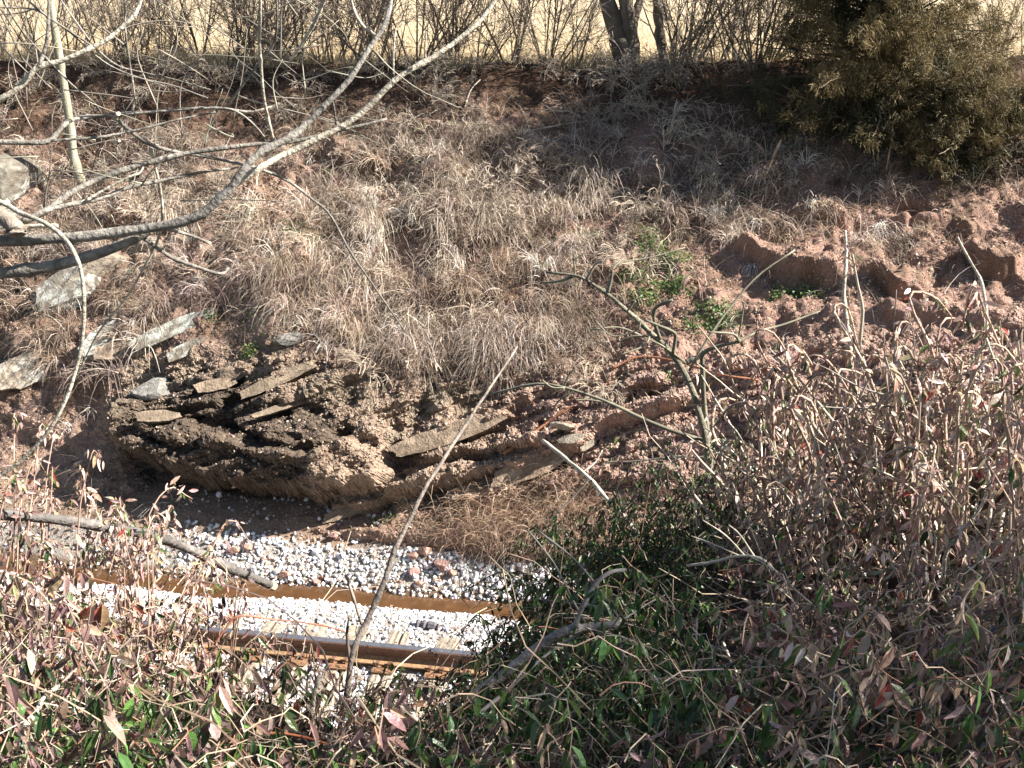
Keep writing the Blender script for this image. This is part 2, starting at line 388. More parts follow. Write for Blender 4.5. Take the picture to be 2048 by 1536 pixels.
keep &= ~((d > 2.15 + .25 * tal - .1 * np.clip(a, 0, 3)) & (rng.random(n) < .93))
keep &= ~((a < -3.6 + .8 * tal) & (d > 1.62) & (rng.random(n) < np.clip((-a - 3.2) * .6, 0, .9)))
for x_ in sl_a: keep &= ~((np.abs(a - x_) < .105) & (d < .50) & (rng.random(n) < .93))
keep &= ~((np.abs(d) < .10))
a, d = a[keep], d[keep]; n = len(a)
far = d > 1.4
sz = np.where(far, rng.uniform(.012, .031, n), rng.uniform(.010, .024, n)) * np.where(rng.random(n) < .05, 1.5, 1)
P = tpt(a, d, bedz(a, d) + sz * rng.uniform(.1, .9, n))
cs = pick(n, [(.57,.56,.55),(.68,.67,.66),(.46,.46,.47),(.32,.32,.34),(.46,.34,.25),(.36,.22,.16)], [.34,.30,.16,.09,.08,.03])
near_c = pick(n, [(.62,.61,.61),(.72,.71,.71),(.48,.48,.51),(.46,.35,.26)], [.42,.38,.14,.06]); cs = np.where(far[:, None], cs, near_c)
V, F, cc = stones(P, sz, cs)
tag(mk("ballast_gravel", V, F, M['stone'], None, cc), "white and grey crushed ballast stones lying along the track and ditch", "gravel", kind='stuff')

# ------------------------------------------------------------------ rail, sleepers, tie plates
AX = np.stack([TA, TN, np.array([0, 0, 1.])])
def beam(sec, a0, a1, na=40):
    """section (d,z) swept along the track"""
    s = np.array(sec, float); k = len(s); al = np.linspace(a0, a1, na)
    V = np.stack([tpt(np.full(k, x), s[:, 0], s[:, 1]) for x in al], 0)
    i = np.arange(na - 1)[:, None] * k; j = np.arange(k)[None]; j2 = (j + 1) % k
    return V.reshape(-1, 3), np.stack([i + j, i + j2, i + k + j2, i + k + j], -1).reshape(-1, 4)
rail = empty("rail", tpt(np.array(-1.5), np.array(0.), np.array(.02)), "long steel rail with bright worn top and rusty sides crossing the white ballast", "rail")
RB = TO
def addpart(name, sec, m):
    V, F = beam(sec, -9.5, 7.5); o = mk(name, V - np.array(rail.location), F, m, rail); return o
addpart("rail_head", [(-.040,.150),(-.040,.185),(-.034,.196),(.034,.196),(.040,.185),(.040,.150),(.012,.138),(-.012,.138)], M['railside'])
addpart("running_surface", [(-.033,.1965),(-.030,.1995),(.030,.1995),(.033,.1965)], M['railtop'])
addpart("rail_web", [(-.010,.072),(-.010,.1375),(.010,.1375),(.010,.072)], M['railside'])
addpart("rail_foot", [(-.092,.024),(-.092,.038),(-.03,.058),(-.011,.0715),(.011,.0715),(.03,.058),(.092,.038),(.092,.024)], M['foot'])
sl_l = ["split grey wooden sleeper below the rail, second from the dark vines", "grey wooden sleeper below the rail, nearest the dark vines", "weathered sleeper passing under the rail just right of the leaning dark sapling",
        "weathered sleeper end behind the rail beside curled brown leaves", "sleeper end behind the rail where the rail enters the leaves", "leftmost sleeper end, half hidden by ballast and leaves"]
for i, a_ in enumerate(sl_a):
    b = MB(); wv = .225 + rng.uniform(-.015, .015)
    nd, nw = 60, 9
    d_ = np.linspace(-2.0, .52 + rng.uniform(-.04, .05), nd); ww = np.linspace(-wv / 2, wv / 2, nw)
    W2, DD = np.meshgrid(ww, d_)
    z = -.004 + .012 * fbm(np.stack([W2 * 9 + i * 5, DD * .6, 0 * DD], -1), 4, 3, 3)
    crack = np.exp(-((W2 - .02 * np.sin(DD * 2 + i) - .01) / .010) ** 2); z -= .03 * crack * (i % 2 == 0) + .006 * crack
    z[:, 0] -= .012; z[:, -1] -= .012
    top = tpt(a_ + W2, DD, z); bot = top.copy(); bot[..., 2] = -.18
    b.raw(top.reshape(-1, 3), gridf(nd, nw))
    for e0_, e1_ in ((top[-1], bot[-1]), (top[0], bot[0]), (top[:, 0], bot[:, 0]), (top[:, -1], bot[:, -1])):
        b.raw(np.concatenate([e0_, e1_]), gridf(2, len(e0_)))
    o = b.build("sleeper", M['sleeper']); tag(o, sl_l[i], "railway sleeper", "sleepers under the rail")
    c = tpt(np.array(a_), np.array(0.), np.array(0.))
    pl = empty("tie_plate", c, ["rusty tie plate with spikes, second from the dark vines", "rusty tie plate with two clear spikes, nearest the dark vines", "rusty tie plate on the sleeper by the leaning sapling", "rusty tie plate half covered by curled leaves", "rusty tie plate on the sleeper where the rail enters the leaves", "rusty tie plate on the leftmost sleeper"][i], "tie plate", "tie plates under the rail")
    b = MB(); b.box((0, 0, .0135), AX, (.20, .40, .016)); b.box((0, -.16, .0225), AX, (.20, .05, .004))
    b.build("plate", M['rust'], pl)
    for sa in (-.06, .06):
        b = MB(); p0 = TA * sa - TN * .112 + np.array([0, 0, .022]); b.tubes([[p0, p0 + np.array([0, 0, .035])]], [[.011, .011]], 6)
        b.box(p0 + TN * .012 + np.array([0, 0, .042]), AX, (.036, .045, .014)); b.build("spike", M['railside'], pl)
    for sa in (-.065, .065):
        b = MB(); p0 = TA * sa - TN * .165 + np.array([0, 0, .0248]); b.tubes([[p0, p0 + np.array([0, 0, .003])]], [[.010, .010]], 8); b.build("hole", M['railside'], pl)

# ------------------------------------------------------------------ rocks
def ico(sub):
    V, F = ICV.copy(), ICF.copy()
    for _ in range(sub):
        e = {}; nv = list(V); nf = []
        def mid(a_, b_):
            k = (min(a_, b_), max(a_, b_))
            if k not in e: e[k] = len(nv); nv.append((V[a_] + V[b_]) / 2)
            return e[k]
        for t in F:
            m0, m1, m2 = mid(t[0], t[1]), mid(t[1], t[2]), mid(t[2], t[0])
            nf += [(t[0], m0, m2), (t[1], m1, m0), (t[2], m2, m1), (m0, m1, m2)]
        V = norm(np.array(nv)); F = np.array(nf)
    return V, F
IC4 = ico(4); IC3 = ico(3)
def rock(name, p, size, axes, label, cat="boulder", cols=((.36,.30,.23),(.52,.50,.45)), seed=0, cuts=9, group=None, sub=IC4):
    r = np.random.default_rng(seed + 100); V = sub[0].copy()
    for _ in range(cuts):
        nn = norm(r.normal(size=3)); dcut = r.uniform(.45, .8); h = V @ nn; V -= np.clip(h - dcut, 0, None)[:, None] * nn * .97
    V = V + norm(V) * (.07 * fbm(V + seed, 1.6, 4, seed))[:, None] + .02 * fbm(V * 1 + seed, 7, 2, seed + 5)[:, None] * norm(V)
    f = sst(-.05, .25, fbm(V + seed, 1.8, 4, seed + 9)); c = lerp(np.tile(np.array(cols[0]), (len(V), 1)), cols[1], f * sst(-.25, .2, fbm(V + seed, 8, 3, seed + 2)))
    c = c * (1 + .35 * fbm(V, 11, 3, seed)[:, None])
    W = (V * np.asarray(size)) @ np.asarray(axes)
    o = mk(name, W, sub[1], M['rock'], None, np.clip(c, .02, .9), False); o.location = p
    return tag(o, label, cat, group)
def slab(name, p, L_, H_, T, axes, label, cat, cols, seed):
    """flat bedded stone: tapered plank with broken ends and rough edges"""
    r = np.random.default_rng(seed + 300); nu, nv = 60, 14; u = np.linspace(-1, 1, nu); v = np.linspace(-1, 1, nv); U, W_ = np.meshgrid(u, v, indexing='ij')
    k = r.normal(size=3); e1 = 1 - .55 * sst(.3, 1, U) * r.uniform(.5, 1.2) - .45 * sst(-.4, -1, U) * r.uniform(.4, 1.2)
    jag = .10 * fbm(np.stack([U * 4 + k[0] * 9, 0 * U + seed, 0 * U], -1), 1.5, 3, seed)
    X = U + .14 * W_ * r.uniform(-1, 1) + .04 * np.sign(U) * fbm(np.stack([W_ * 3, U * 0 + seed, 0 * U], -1), 1, 2, 4) * (np.abs(U) > .9); Y = (W_ + jag) * e1
    top = np.stack([X * L_, Y * H_, T * (1 + .25 * fbm(np.stack([U * 3, W_, 0 * U + seed], -1), 2, 3, 7)) + 0 * U], -1)
    bot = top * np.array([.96, .9, 1]); bot[..., 2] = -T * 1.2
    V = np.concatenate([top.reshape(-1, 3), bot.reshape(-1, 3)]); q = gridf(nu, nv); N0 = nu * nv
    I = np.arange(N0).reshape(nu, nv); per = np.concatenate([I[:-1, 0], I[-1, :-1], I[:0:-1, -1], I[0, :0:-1]]); p2 = np.roll(per, -1)
    side = np.stack([per, p2, p2 + N0, per + N0], -1)
    V = V + .006 * fbm(V * np.array([1, 1, 1.]) + seed, 14, 3, seed)[:, None] * np.array([.4, .4, 1])
    c = lerp(np.tile(np.array(cols[0]), (len(V), 1)), cols[1], sst(-.15, .3, fbm(V * np.array([.6, 2, 1]) + seed, 7, 4, 3))) * (1 + .2 * fbm(V * np.array([.5, 2.5, 1]), 22, 3, 8))[:, None]
    o = mk(name, V @ np.asarray(axes), [np.concatenate([q, q[:, ::-1] + N0, side])], M['rock'], None, np.clip(c, .02, .9), False); o.location = p
    return tag(o, label, cat, None)
def axes_px(ang, n):
    """axes of a slab lying on a surface with normal n, its long side turned by ang in the picture"""
    right = np.array([1., 0, 0]); up = np.array([0, sP, cP]); t = right * math.cos(R(ang)) + up * math.sin(R(ang))
    t = norm(t - n * (t @ n)); return np.stack([t, np.cross(n, t), n])
PALE = ((.24,.20,.15),(.40,.37,.31)); TAN = ((.20,.15,.105),(.31,.235,.165)); LICH = ((.155,.135,.105),(.37,.37,.32)); SLATE = ((.17,.16,.14),(.29,.275,.25)); RED = ((.34,.20,.15),(.42,.28,.21)); BRN = ((.15,.115,.08),(.23,.18,.125))
def prock(px, py, lpx, hpx, ang, label, cols, seed, thick=.5, sink=.42, name="boulder", cat="boulder", cuts=9, group=None, face=0.0):
    """rock seen at a picture position, lpx by hpx pixels large"""
    p, nn = on_bank(px, py); dep = (p[1] * cP - (p[2] - CAMZ) * sP); s = dep / FPX / 2
    view = norm(np.array([0, 0, CAMZ]) - p); nn = norm(nn * .25 + view * (.75 + face) + np.array([0, 0, .3]))
    L_, H_ = lpx * s * 1.12, hpx * s * 1.12; T = max(H_ * thick, .03)
    p = p + nn * T * (1 - 2 * sink) * .5
    if name == 'rock_slab': return slab(name, p, L_ / 1.05, H_ / 1.05, max(H_ * .35, .02), axes_px(ang, nn), label, cat, cols, seed)
    return rock(name, p, (L_, H_, T), axes_px(ang, nn), label, cat, cols, seed, cuts, group)
prock(125, 588, 165, 125, 38, "large lichen-speckled grey boulder with a dark shadowed left side", LICH, 1, .8, .3)
prock(190, 520, 150, 70, 40, "pale crusty boulder tucked above the large lichen boulder", PALE, 2, .7)
prock(55, 735, 125, 60, 32, "pale flat slab on the left slope among pink leaves", PALE, 3, .5, .4, "rock_slab", "rock slab")
prock(205, 675, 95, 40, 52, "thin pale slab standing on edge beside the hanging twig", LICH, 4, .45, .35, "rock_slab", "rock slab")
prock(290, 490, 60, 75, 60, "rounded pale boulder under the crossing branches", PALE, 5, .8)
prock(40, 350, 150, 110, 30, "big lichen-white rock at the left edge behind branches", LICH, 6, .7)
prock(12, 440, 70, 60, 10, "pale broken rock below the left edge boulder", PALE, 7, .7)
prock(308, 772, 85, 48, 14, "smooth grey boulder with pale right end above the wet hollow", SLATE, 8, .8, .3)
prock(248, 700, 110, 34, 12, "brown flat ledge stone left of the pale slabs", TAN, 9, .6, .2, "rock_slab", "rock slab")
prock(345, 655, 170, 30, 30, "long mossy outcrop ridge on the left slope", LICH, 10, .7, .45, "rock_slab", "rock slab")
prock(375, 695, 75, 24, 32, "small lichen slab under the long outcrop ridge", LICH, 11, .6, .4, "rock_slab", "rock slab")
prock(580, 676, 55, 26, 12, "small grey stone above the dark root hollow", SLATE, 12, .7, .05)
prock(462, 742, 58, 34, 10, "rounded tan stone with chipped bright corner above the ledge", TAN, 13, .8, .05)
prock(430, 765, 75, 22, 14, "flat yellowish stone just below the rounded tan stone", TAN, 14, .6, .05, "rock_slab", "rock slab")
prock(606, 514, 24, 44, 70, "narrow upright reddish stone poking from the slope", RED, 15, .7, 0)
prock(398, 560, 40, 26, -10, "small grey round stone in the grass on the left slope", SLATE, 16, .8)
prock(320, 830, 80, 24, 14, "reddish slab end at the left of the wet ledges", BRN, 17, .6, .35, "rock_slab", "rock slab")
prock(560, 760, 150, 22, 26, "long narrow slab lying along the upper ledge", BRN, 18, .8, .15, "rock_slab", "rock slab")
prock(575, 815, 150, 13, 31, "straight thin grey slab edge crossing the hollowed rock", BRN, 19, .9, .1, "rock_slab", "rock slab")
prock(895, 872, 215, 36, 19, "long smooth tan slab above the central shadow", TAN, 20, .5, .3, "rock_slab", "rock slab", 6)
prock(1070, 935, 165, 42, 20, "smooth tan tapered slab at the foot of the right rocks", TAN, 21, .5, .3, "rock_slab", "rock slab", 6)
prock(935, 978, 110, 30, 27, "small tan slab lower left of the tapered slab", TAN, 22, .5, .3, "rock_slab", "rock slab", 6)
prock(700, 1022, 110, 20, 18, "narrow brown slab at the base above the ballast", BRN, 23, .7, .2, "rock_slab", "rock slab", 6)
prock(1178, 890, 36, 14, 35, "small bright slab tip beside the white lichen rock", PALE, 24, .7, .1, "rock_slab", "rock slab", 6)
prock(1120, 856, 16, 52, 82, "narrow white rock finger leaning up the bank", PALE, 25, .8, 0, "rock_chunk", "rock", 6)
prock(1140, 878, 58, 18, 8, "white lichen-covered rock lying below the rusty bar", PALE, 26, .8, 0, "rock_chunk", "rock", 6)
prock(1275, 790, 60, 20, 42, "short tan slab tilted over a dark hollow right of the dry stalks", TAN, 27, .8, 0, "rock_chunk", "rock", 7)
prock(1600, 770, 40, 30, 20, "brown stone among the right hand vines", RED, 28, .8, .1, "rock_chunk", "rock")
def grock(px, py, r, label, cols, seed, group="fallen red stones on the ballast"):
    dvec = rayd(px, py); z = .0; p = None
    for _ in range(60):
        t = (z - CAMZ) / dvec[2]; p = dvec * t + np.array([0, 0, CAMZ]); z = .7 * z + .3 * (float(bedz((p - TO) @ TA, (p - TO) @ TN)) + .015)
    rock("fallen_stone", p + np.array([0, 0, r * .55]), (r, r * .9, r * .7), np.eye(3), label, "stone", cols, seed, 8, group, IC3)
for i, (x, y, r, l) in enumerate([(885, 1138, .085, "largest reddish stone fallen onto the upper ballast"), (848, 1108, .070, "reddish stone beside a tan one at the ballast top"), (828, 1116, .055, "tan stone leaning on the reddish one at the ballast top"),
    (827, 1148, .060, "flat reddish stone left of the largest fallen stone"), (905, 1150, .045, "small tan stone touching the largest fallen stone"), (838, 1172, .045, "pinkish stone just above the ditch"), (632, 1167, .045, "brown stone at the ditch edge left of the leaning sapling"),
    (468, 1106, .055, "orange brown stone near the grey bent branch"), (497, 1100, .05, "dull purple stone right of the orange brown one"), (668, 1076, .05, "tan stone at the top of the white ballast"), (570, 1155, .055, "tan flat stone where the grey bent branch ends"), (420, 1100, .04, "small orange stone under the grey bent branch")]):
    grock(x, y, r * 1.3, l, RED if i % 3 else ((.30,.17,.14),(.38,.25,.2)), 40 + i)
# loose chips of shale over the whole bank
dens = (.35 + 1.2 * inrock + .6 * sst(1000, 1500, bx)) * sst(0, .3, fbm(G0, 2.2, 3, 95) + .25) * sst(150, 330, by - ed) * (1 - .5 * wet)
P, Nn, qx, qy = scatter(34000, dens); szc = rng.uniform(.006, .019, len(P)) * np.where(rng.random(len(P)) < .05, 1.8, 1)
cc = pick(len(P), [(.36,.27,.19),(.42,.30,.23),(.26,.19,.13),(.5,.4,.32),(.22,.15,.11)], None, .15)
V, F, cc = stones(P, szc, cc, .45)
tag(mk("shale_chips", V, F, M['stone'], None, cc), "loose chips of crumbled brown shale over the bank", "rock chips", kind='stuff')


# ------------------------------------------------------------------ dry grass, litter and green patches on the bank
UP = np.array([0, 0, 1.])
def blades(P, Nn, length, width, cols, droop=1.0, lean=.6, down=.5, nseg=5, mb=None, spread=.8):
    n = len(P); az = norm(rng.normal(size=(n, 3)))
    d0 = norm(Nn * .5 + UP * .6 + az * lean)
    dn = norm(np.array([0, -1., -.55]) * down + az * spread)
    pts = [P - Nn * .01]; d_ = d0; seg = (length / (nseg - 1))[:, None]
    for k in range(1, nseg):
        f = k / (nseg - 1); dd_ = norm(d_ + dn * droop * .55 * f + UP * (-.35 * droop * f)); pts.append(pts[-1] + dd_ * seg); d_ = dd_
    pts = np.stack(pts, 1); side = norm(np.cross(d0, rng.normal(size=(n, 3))))
    wd = width[:, None] * np.linspace(1, .25, nseg)[None]
    mb.strips(pts, wd, side, cols)
def gauss(x0, y0, sx, sy): return np.exp(-((bx - x0) / sx) ** 2 - ((by - y0) / sy) ** 2)
slope = sst(70, 130, by - ed) * (1 - inrock)
gden = slope * (.25 + 1.5 * gauss(900, 560, 260, 200) + 1.3 * gauss(620, 380, 330, 170) + 1.0 * gauss(1150, 330, 220, 150) + .9 * gauss(250, 420, 260, 170) + .8 * gauss(1380, 400, 160, 140)
      + 1.5 * gauss(960, 690, 170, 90) + .8 * gauss(600, 600, 170, 110) + .9 * gauss(1650, 370, 220, 70) + .35 * gauss(1650, 480, 250, 90) + .4 * gauss(1850, 620, 220, 110) + .5 * gauss(330, 620, 200, 90))
gden *= (1 - .85 * sst(1120, 1230, bx) * sst(470, 540, by)) * (1 - .55 * sst(1560, 1700, bx)) * (1 - .95 * sst(740, 800, by))
gden *= sst(-.35, .35, fbm(G0, 1.6, 3, 101))
GP = [(.45,.355,.265),(.33,.25,.185),(.58,.475,.375),(.20,.145,.11),(.31,.24,.20),(.72,.63,.54)]
GW = [.22, .18, .17, .19, .10, .14]
g = MB()
nc = 1900; CP, CN, qx, qy = scatter(nc, gden * (.08 + sst(-.1, .35, fbm(G0, 3.1, 2, 177))))
per = rng.integers(14, 46, nc); idx = np.repeat(np.arange(nc), per); n = len(idx)
tuftcol = (pick(nc, GP, GW, .1) * rng.uniform(.75, 1.3, (nc, 1)))[idx] * (1 + rng.normal(0, .14, (n, 1)))
lf = 1 + .55 * np.interp(qy, [420, 560], [0, 1]); ln = ((rng.uniform(.18, .52, nc) * lf)[idx] * rng.uniform(.5, 1.15, n))
blades(CP[idx] + rng.normal(0, .035, (n, 3)), CN[idx], ln, rng.uniform(.0028, .0066, n) , np.clip(tuftcol, .05, .85), 1.3, .6, rng.uniform(.6, 1.6, nc)[idx][:, None], mb=g, spread=.6)
P, Nn, qx, qy = scatter(11000, gden + .12 * slope)
blades(P, Nn, rng.uniform(.08, .32, len(P)), rng.uniform(.002, .0052, len(P)), pick(len(P), GP, GW, .15), .9, .9, .6, mb=g)
# long dead stalks hanging down the slope over the ledge
hd_ = gauss(860, 590, 130, 110) + .8 * gauss(990, 650, 80, 90) + .5 * gauss(560, 560, 90, 70) + .5 * gauss(760, 470, 120, 80) + .35 * gauss(1150, 420, 120, 80) + .3 * gauss(420, 430, 120, 80)
hd_ = hd_ * slope * sst(.0, .35, fbm(G0, 2.6, 2, 231)); nh = 150; HP, HN, qx, qy = scatter(nh, hd_); idx = np.repeat(np.arange(nh), rng.integers(10, 30, nh)); n = len(idx)
blades(HP[idx] + rng.normal(0, .05, (n, 3)) + HN[idx] * rng.uniform(0, .08, (n, 1)), HN[idx], rng.uniform(.35, .85, n), rng.uniform(.003, .0058, n), (pick(nh, [(.50,.41,.32),(.62,.53,.43),(.40,.31,.23),(.72,.63,.53)], None, .1)[idx] * (1 + rng.normal(0, .15, (n, 1)))).clip(.05, .85), 1.15, .35, 1.6, 7, g, .4)
# upright straws
P, Nn, qx, qy = scatter(3800, gden)
blades(P, Nn, rng.uniform(.2, .6, len(P)), rng.uniform(.003, .006, len(P)), pick(len(P), GP, [.3, .1, .3, .05, .05, .2], .12), .5, .7, .5, mb=g)
tag(g.build("dry_grass", M['grass']), "dry straw coloured grass hanging over the bank slope", "dry grass", kind='stuff')
# heap of dry stems at the foot
g = MB(); hp = gauss(1010, 1045, 110, 48) + .5 * gauss(1130, 1010, 90, 50)
P, Nn, qx, qy = scatter(5200, hp)
blades(P + Nn * rng.uniform(0, .07, (len(P), 1)), Nn, rng.uniform(.10, .40, len(P)), rng.uniform(.0018, .004, len(P)), pick(len(P), [(.50,.36,.25),(.40,.27,.19),(.58,.45,.33),(.28,.19,.13)], None, .15), 1.2, 1.3, .7, mb=g)
tag(g.build("dead_grass_heap", M['grass']), "matted heap of dead brown grass at the foot of the rocks", "dry grass", kind='stuff')
# fallen leaves and bark flakes
def flakes(P, Nn, sz, cols, mb, tilt=.6):
    n = len(P); nn = norm(Nn + rng.normal(0, tilt, (n, 3))); t = norm(np.cross(nn, rng.normal(size=(n, 3)))); b = np.cross(nn, t)
    s = sz[:, None]; asp = rng.uniform(.35, .8, (n, 1)); c0 = P + nn * s * .4; cu = nn * s * rng.uniform(-.3, .5, (n, 1))
    V = np.stack([c0 - t * s, c0 - b * s * asp + cu, c0 + t * s, c0 + b * s * asp + cu], 1)
    mb.raw(V.reshape(-1, 3), np.arange(n * 4).reshape(n, 4), None, np.repeat(cols, 4, axis=0))
g = MB()
ld = sst(-10, 30, by - ed) * (1 - inrock * .9) * (.35 + sst(-.2, .4, fbm(G0, 1.4, 3, 111))) * (1 - .97 * wet * inrock)
P, Nn, qx, qy = scatter(60000, ld)
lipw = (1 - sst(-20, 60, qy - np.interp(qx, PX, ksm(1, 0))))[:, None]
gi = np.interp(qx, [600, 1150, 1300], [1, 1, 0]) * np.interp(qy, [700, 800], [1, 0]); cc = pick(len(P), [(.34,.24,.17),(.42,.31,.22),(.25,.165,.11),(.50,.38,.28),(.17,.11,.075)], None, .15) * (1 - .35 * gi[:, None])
cl = pick(len(P), [(.11,.06,.036),(.16,.075,.04),(.07,.045,.03),(.10,.075,.04)], None, .2)  # lip leaves darkened too, in keeping with the painted shade
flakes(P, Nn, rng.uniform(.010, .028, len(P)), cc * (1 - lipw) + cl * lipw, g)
n = 5200; a = rng.uniform(-8, 2.5, n); d = rng.uniform(1.75, 3.0, n); kk = (d > 2.1 - .1 * np.clip(a, 0, 3)) | (rng.random(n) < .12) | (a < -4); a, d = a[kk], d[kk]; n = len(a)
flakes(tpt(a, d, bedz(a, d) + .01), np.tile(UP, (n, 1)), rng.uniform(.010, .028, n), pick(n, [(.34,.24,.17),(.42,.31,.22),(.25,.165,.11),(.50,.38,.28),(.17,.11,.075)], None, .15), g)
n = 420; a = rng.uniform(-7, 3, n); d = rng.uniform(-1.2, 2.1, n); flakes(tpt(a, d, bedz(a, d) + .04), np.tile(UP, (n, 1)), rng.uniform(.014, .03, n), pick(n, [(.30,.20,.13),(.40,.28,.18),(.22,.14,.09)], None, .15), g)
tag(g.build("leaf_litter", M['grass']), "fallen brown leaves and bark flakes scattered over the bank", "leaf litter", kind='stuff')
# green weeds
g = MB()
gw = np.zeros_like(bx)
for x, y, sx, sy, k in [(1300,490,28,22,1),(1330,530,40,16,1),(1270,560,24,12,1),(1345,580,34,12,1),(1290,605,22,12,1),(1430,640,34,16,1.1),(1390,665,20,10,.7),(1180,640,18,22,.5),(1600,585,40,12,.7),(1555,595,14,9,.8),(590,475,16,18,.7),(1480,405,12,10,.8),(500,705,14,12,.6),(660,340,10,6,.7),(850,255,14,8,.5),(425,640,9,12,.6),(680,410,12,16,.4),(770,1035,24,8,.5),(1110,995,26,10,.5),(560,1010,24,8,.35),(1180,475,30,10,.3),(630,490,18,14,.4),(1340,760,12,10,.4),(540,650,60,40,.06),(1500,330,80,40,.08),(1750,260,150,60,.12)]:
    gw += k * gauss(x, y, sx, sy)
P, Nn, qx, qy = scatter(6500, gw)
flakes(P + Nn * rng.uniform(.005, .06, (len(P), 1)), UP * .5 + Nn, rng.uniform(.012, .026, len(P)), pick(len(P), [(.085,.16,.035),(.13,.21,.06),(.06,.11,.03),(.20,.24,.08)], None, .15), g, .7)
tag(g.build("green_weeds", M['green']), "low green weeds growing in patches on the red soil", "weeds", kind='stuff')
# straw of the field edge
g = MB(); n = 42000; t = rng.random(n) ** 2.2 * 16; xi = rng.integers(0, NC, n); b0 = BK[0][xi].copy()
b0[:, 0] *= 1 + t / 19; b0[:, 1] += t + rng.normal(0, .05, n); b0[:, 2] = 4.66 + .03
P = b0
blades(P, np.tile(UP, (n, 1)), rng.uniform(.10, .30, n), rng.uniform(.004, .008, n), pick(n, [(.52,.42,.27),(.46,.36,.22),(.57,.47,.32),(.38,.31,.18)], None, .1), .5, .5, 0, 4, mb=g)
tag(g.build("field_straw", M['grass']), "pale golden straw standing in the field behind the bank", "grass", kind='stuff')

# ------------------------------------------------------------------ bare shrubs along the top of the bank
def wander(p0, d0, L, n, wob_, upk, r):
    pts = [p0]; d_ = d0.copy(); s = L / (n - 1)
    for _ in range(n - 1):
        d_ = d_ + r.normal(0, wob_, 3) + np.array([0, 0, upk]); d_ /= np.linalg.norm(d_); pts.append(pts[-1] + d_ * s)
    return np.array(pts)
def make_shrub(seed, nst, H, spread, r0, nb=(5, 8), ntw=(3, 6), wobk=.10, droop=.04):
    r = np.random.default_rng(seed); st, br, tw = [], [], []
    for _ in range(nst):
        a_ = r.uniform(0, 2 * math.pi); d_ = norm(np.array([math.cos(a_) * spread, math.sin(a_) * spread, 1]) * r.uniform(.6, 1.4, 3))
        L_ = H * r.uniform(.55, 1.1); s = wander(np.array([math.cos(a_), math.sin(a_), 0]) * r.uniform(.02, .18), d_, L_, 8, wobk, droop, r); rr = r0 * r.uniform(.5, 1.1)
        st.append((s, np.linspace(rr, rr * .25, 8)))
        for _ in range(r.integers(*nb)):
            k = r.integers(1, 7); d1 = norm(norm(s[k] - s[k - 1]) + norm(r.normal(size=3)) * .75); b_ = wander(s[k], d1, L_ * r.uniform(.2, .5), 6, wobk * 1.3, droop, r)
            br.append((b_, np.linspace(rr * .45, rr * .12, 6)))
            for _ in range(r.integers(*ntw)):
                k2 = r.integers(1, 5); d2 = norm(norm(b_[k2] - b_[k2 - 1]) + norm(r.normal(size=3)) * .8)
                tw.append((wander(b_[k2], d2, L_ * r.uniform(.07, .2), 4, wobk * 1.5, droop, r), np.linspace(rr * .2, rr * .1, 4)))
    return st, br, tw
def shrub_proto(seed, nst, H, spread, r0, col, name="bare_shrub", tmin=.0026, **kw):
    st, br, tw = make_shrub(seed, nst, H, spread, r0, **kw)
    e = bpy.data.objects.new(name, None); e.empty_display_size = .1; COL.objects.link(e)
    b = MB(); c = np.array(col)
    b.tubes([x[0] for x in st], [x[1] for x in st], 5, np.clip(c * rng.uniform(.75, 1.25, (len(st), 1)), 0, 1)); b.build("stems", M['twig'], e)
    b = MB(); b.tubes([x[0] for x in br], [np.maximum(x[1], tmin) for x in br], 3, np.clip(c * rng.uniform(.8, 1.4, (len(br), 1)), 0, 1)); b.tubes([x[0] for x in tw], [np.maximum(x[1], tmin) for x in tw], 3, np.clip(c * rng.uniform(.8, 1.5, (len(tw), 1)), 0, 1))
    b.build("twigs", M['twig'], e); return e
used = set()
def place(proto, loc, rz, sc, label, cat, group, rx=0, ry=0):
    if proto.name not in used: o = proto; used.add(proto.name)
    else:
        o = proto.copy(); COL.objects.link(o)
        for ch in proto.children:
            c = ch.copy(); COL.objects.link(c); c.parent = o
    o.location = loc; o.rotation_euler = (rx, ry, rz); o.scale = (sc, sc, sc)
    return tag(o, label, cat, group)
DK = (.175, .142, .11); GR = (.22, .185, .14)
protos = [shrub_proto(10 + i, int(7 + 2 * i % 6), 2.6, .42, .017, DK, nb=(7, 12), ntw=(5, 9), tmin=.0032) for i in range(6)]
def edge_pt(px, off=0.):
    i = int(np.clip((px - PX[0]) / 2.5, 0, NC - 1)); p = BK[0, i].copy(); p[1] += off; p[2] = max(p[2], 4.6) - .05 if off > 0 else p[2] - .05; p[0] *= 1 + off / 19; return p
sh = [(-60,.2),(20,.6),(95,.1),(150,1.2),(215,.0),(262,.4),(292,.1),(335,.5),(400,.9),(452,.2),(488,.0),(515,.5),(545,.1),(598,.6),(640,.1),(668,.0),(700,.4),(742,.1),(790,.0),(838,.2),(905,.5),(955,.1),(1020,.2),(1098,.1),(1150,.4),(1350,.3),(1385,.3),(1430,.1),(1470,.4),(1508,.1),(1545,.5),(1590,.2),(1990,.8),(2050,.3)]
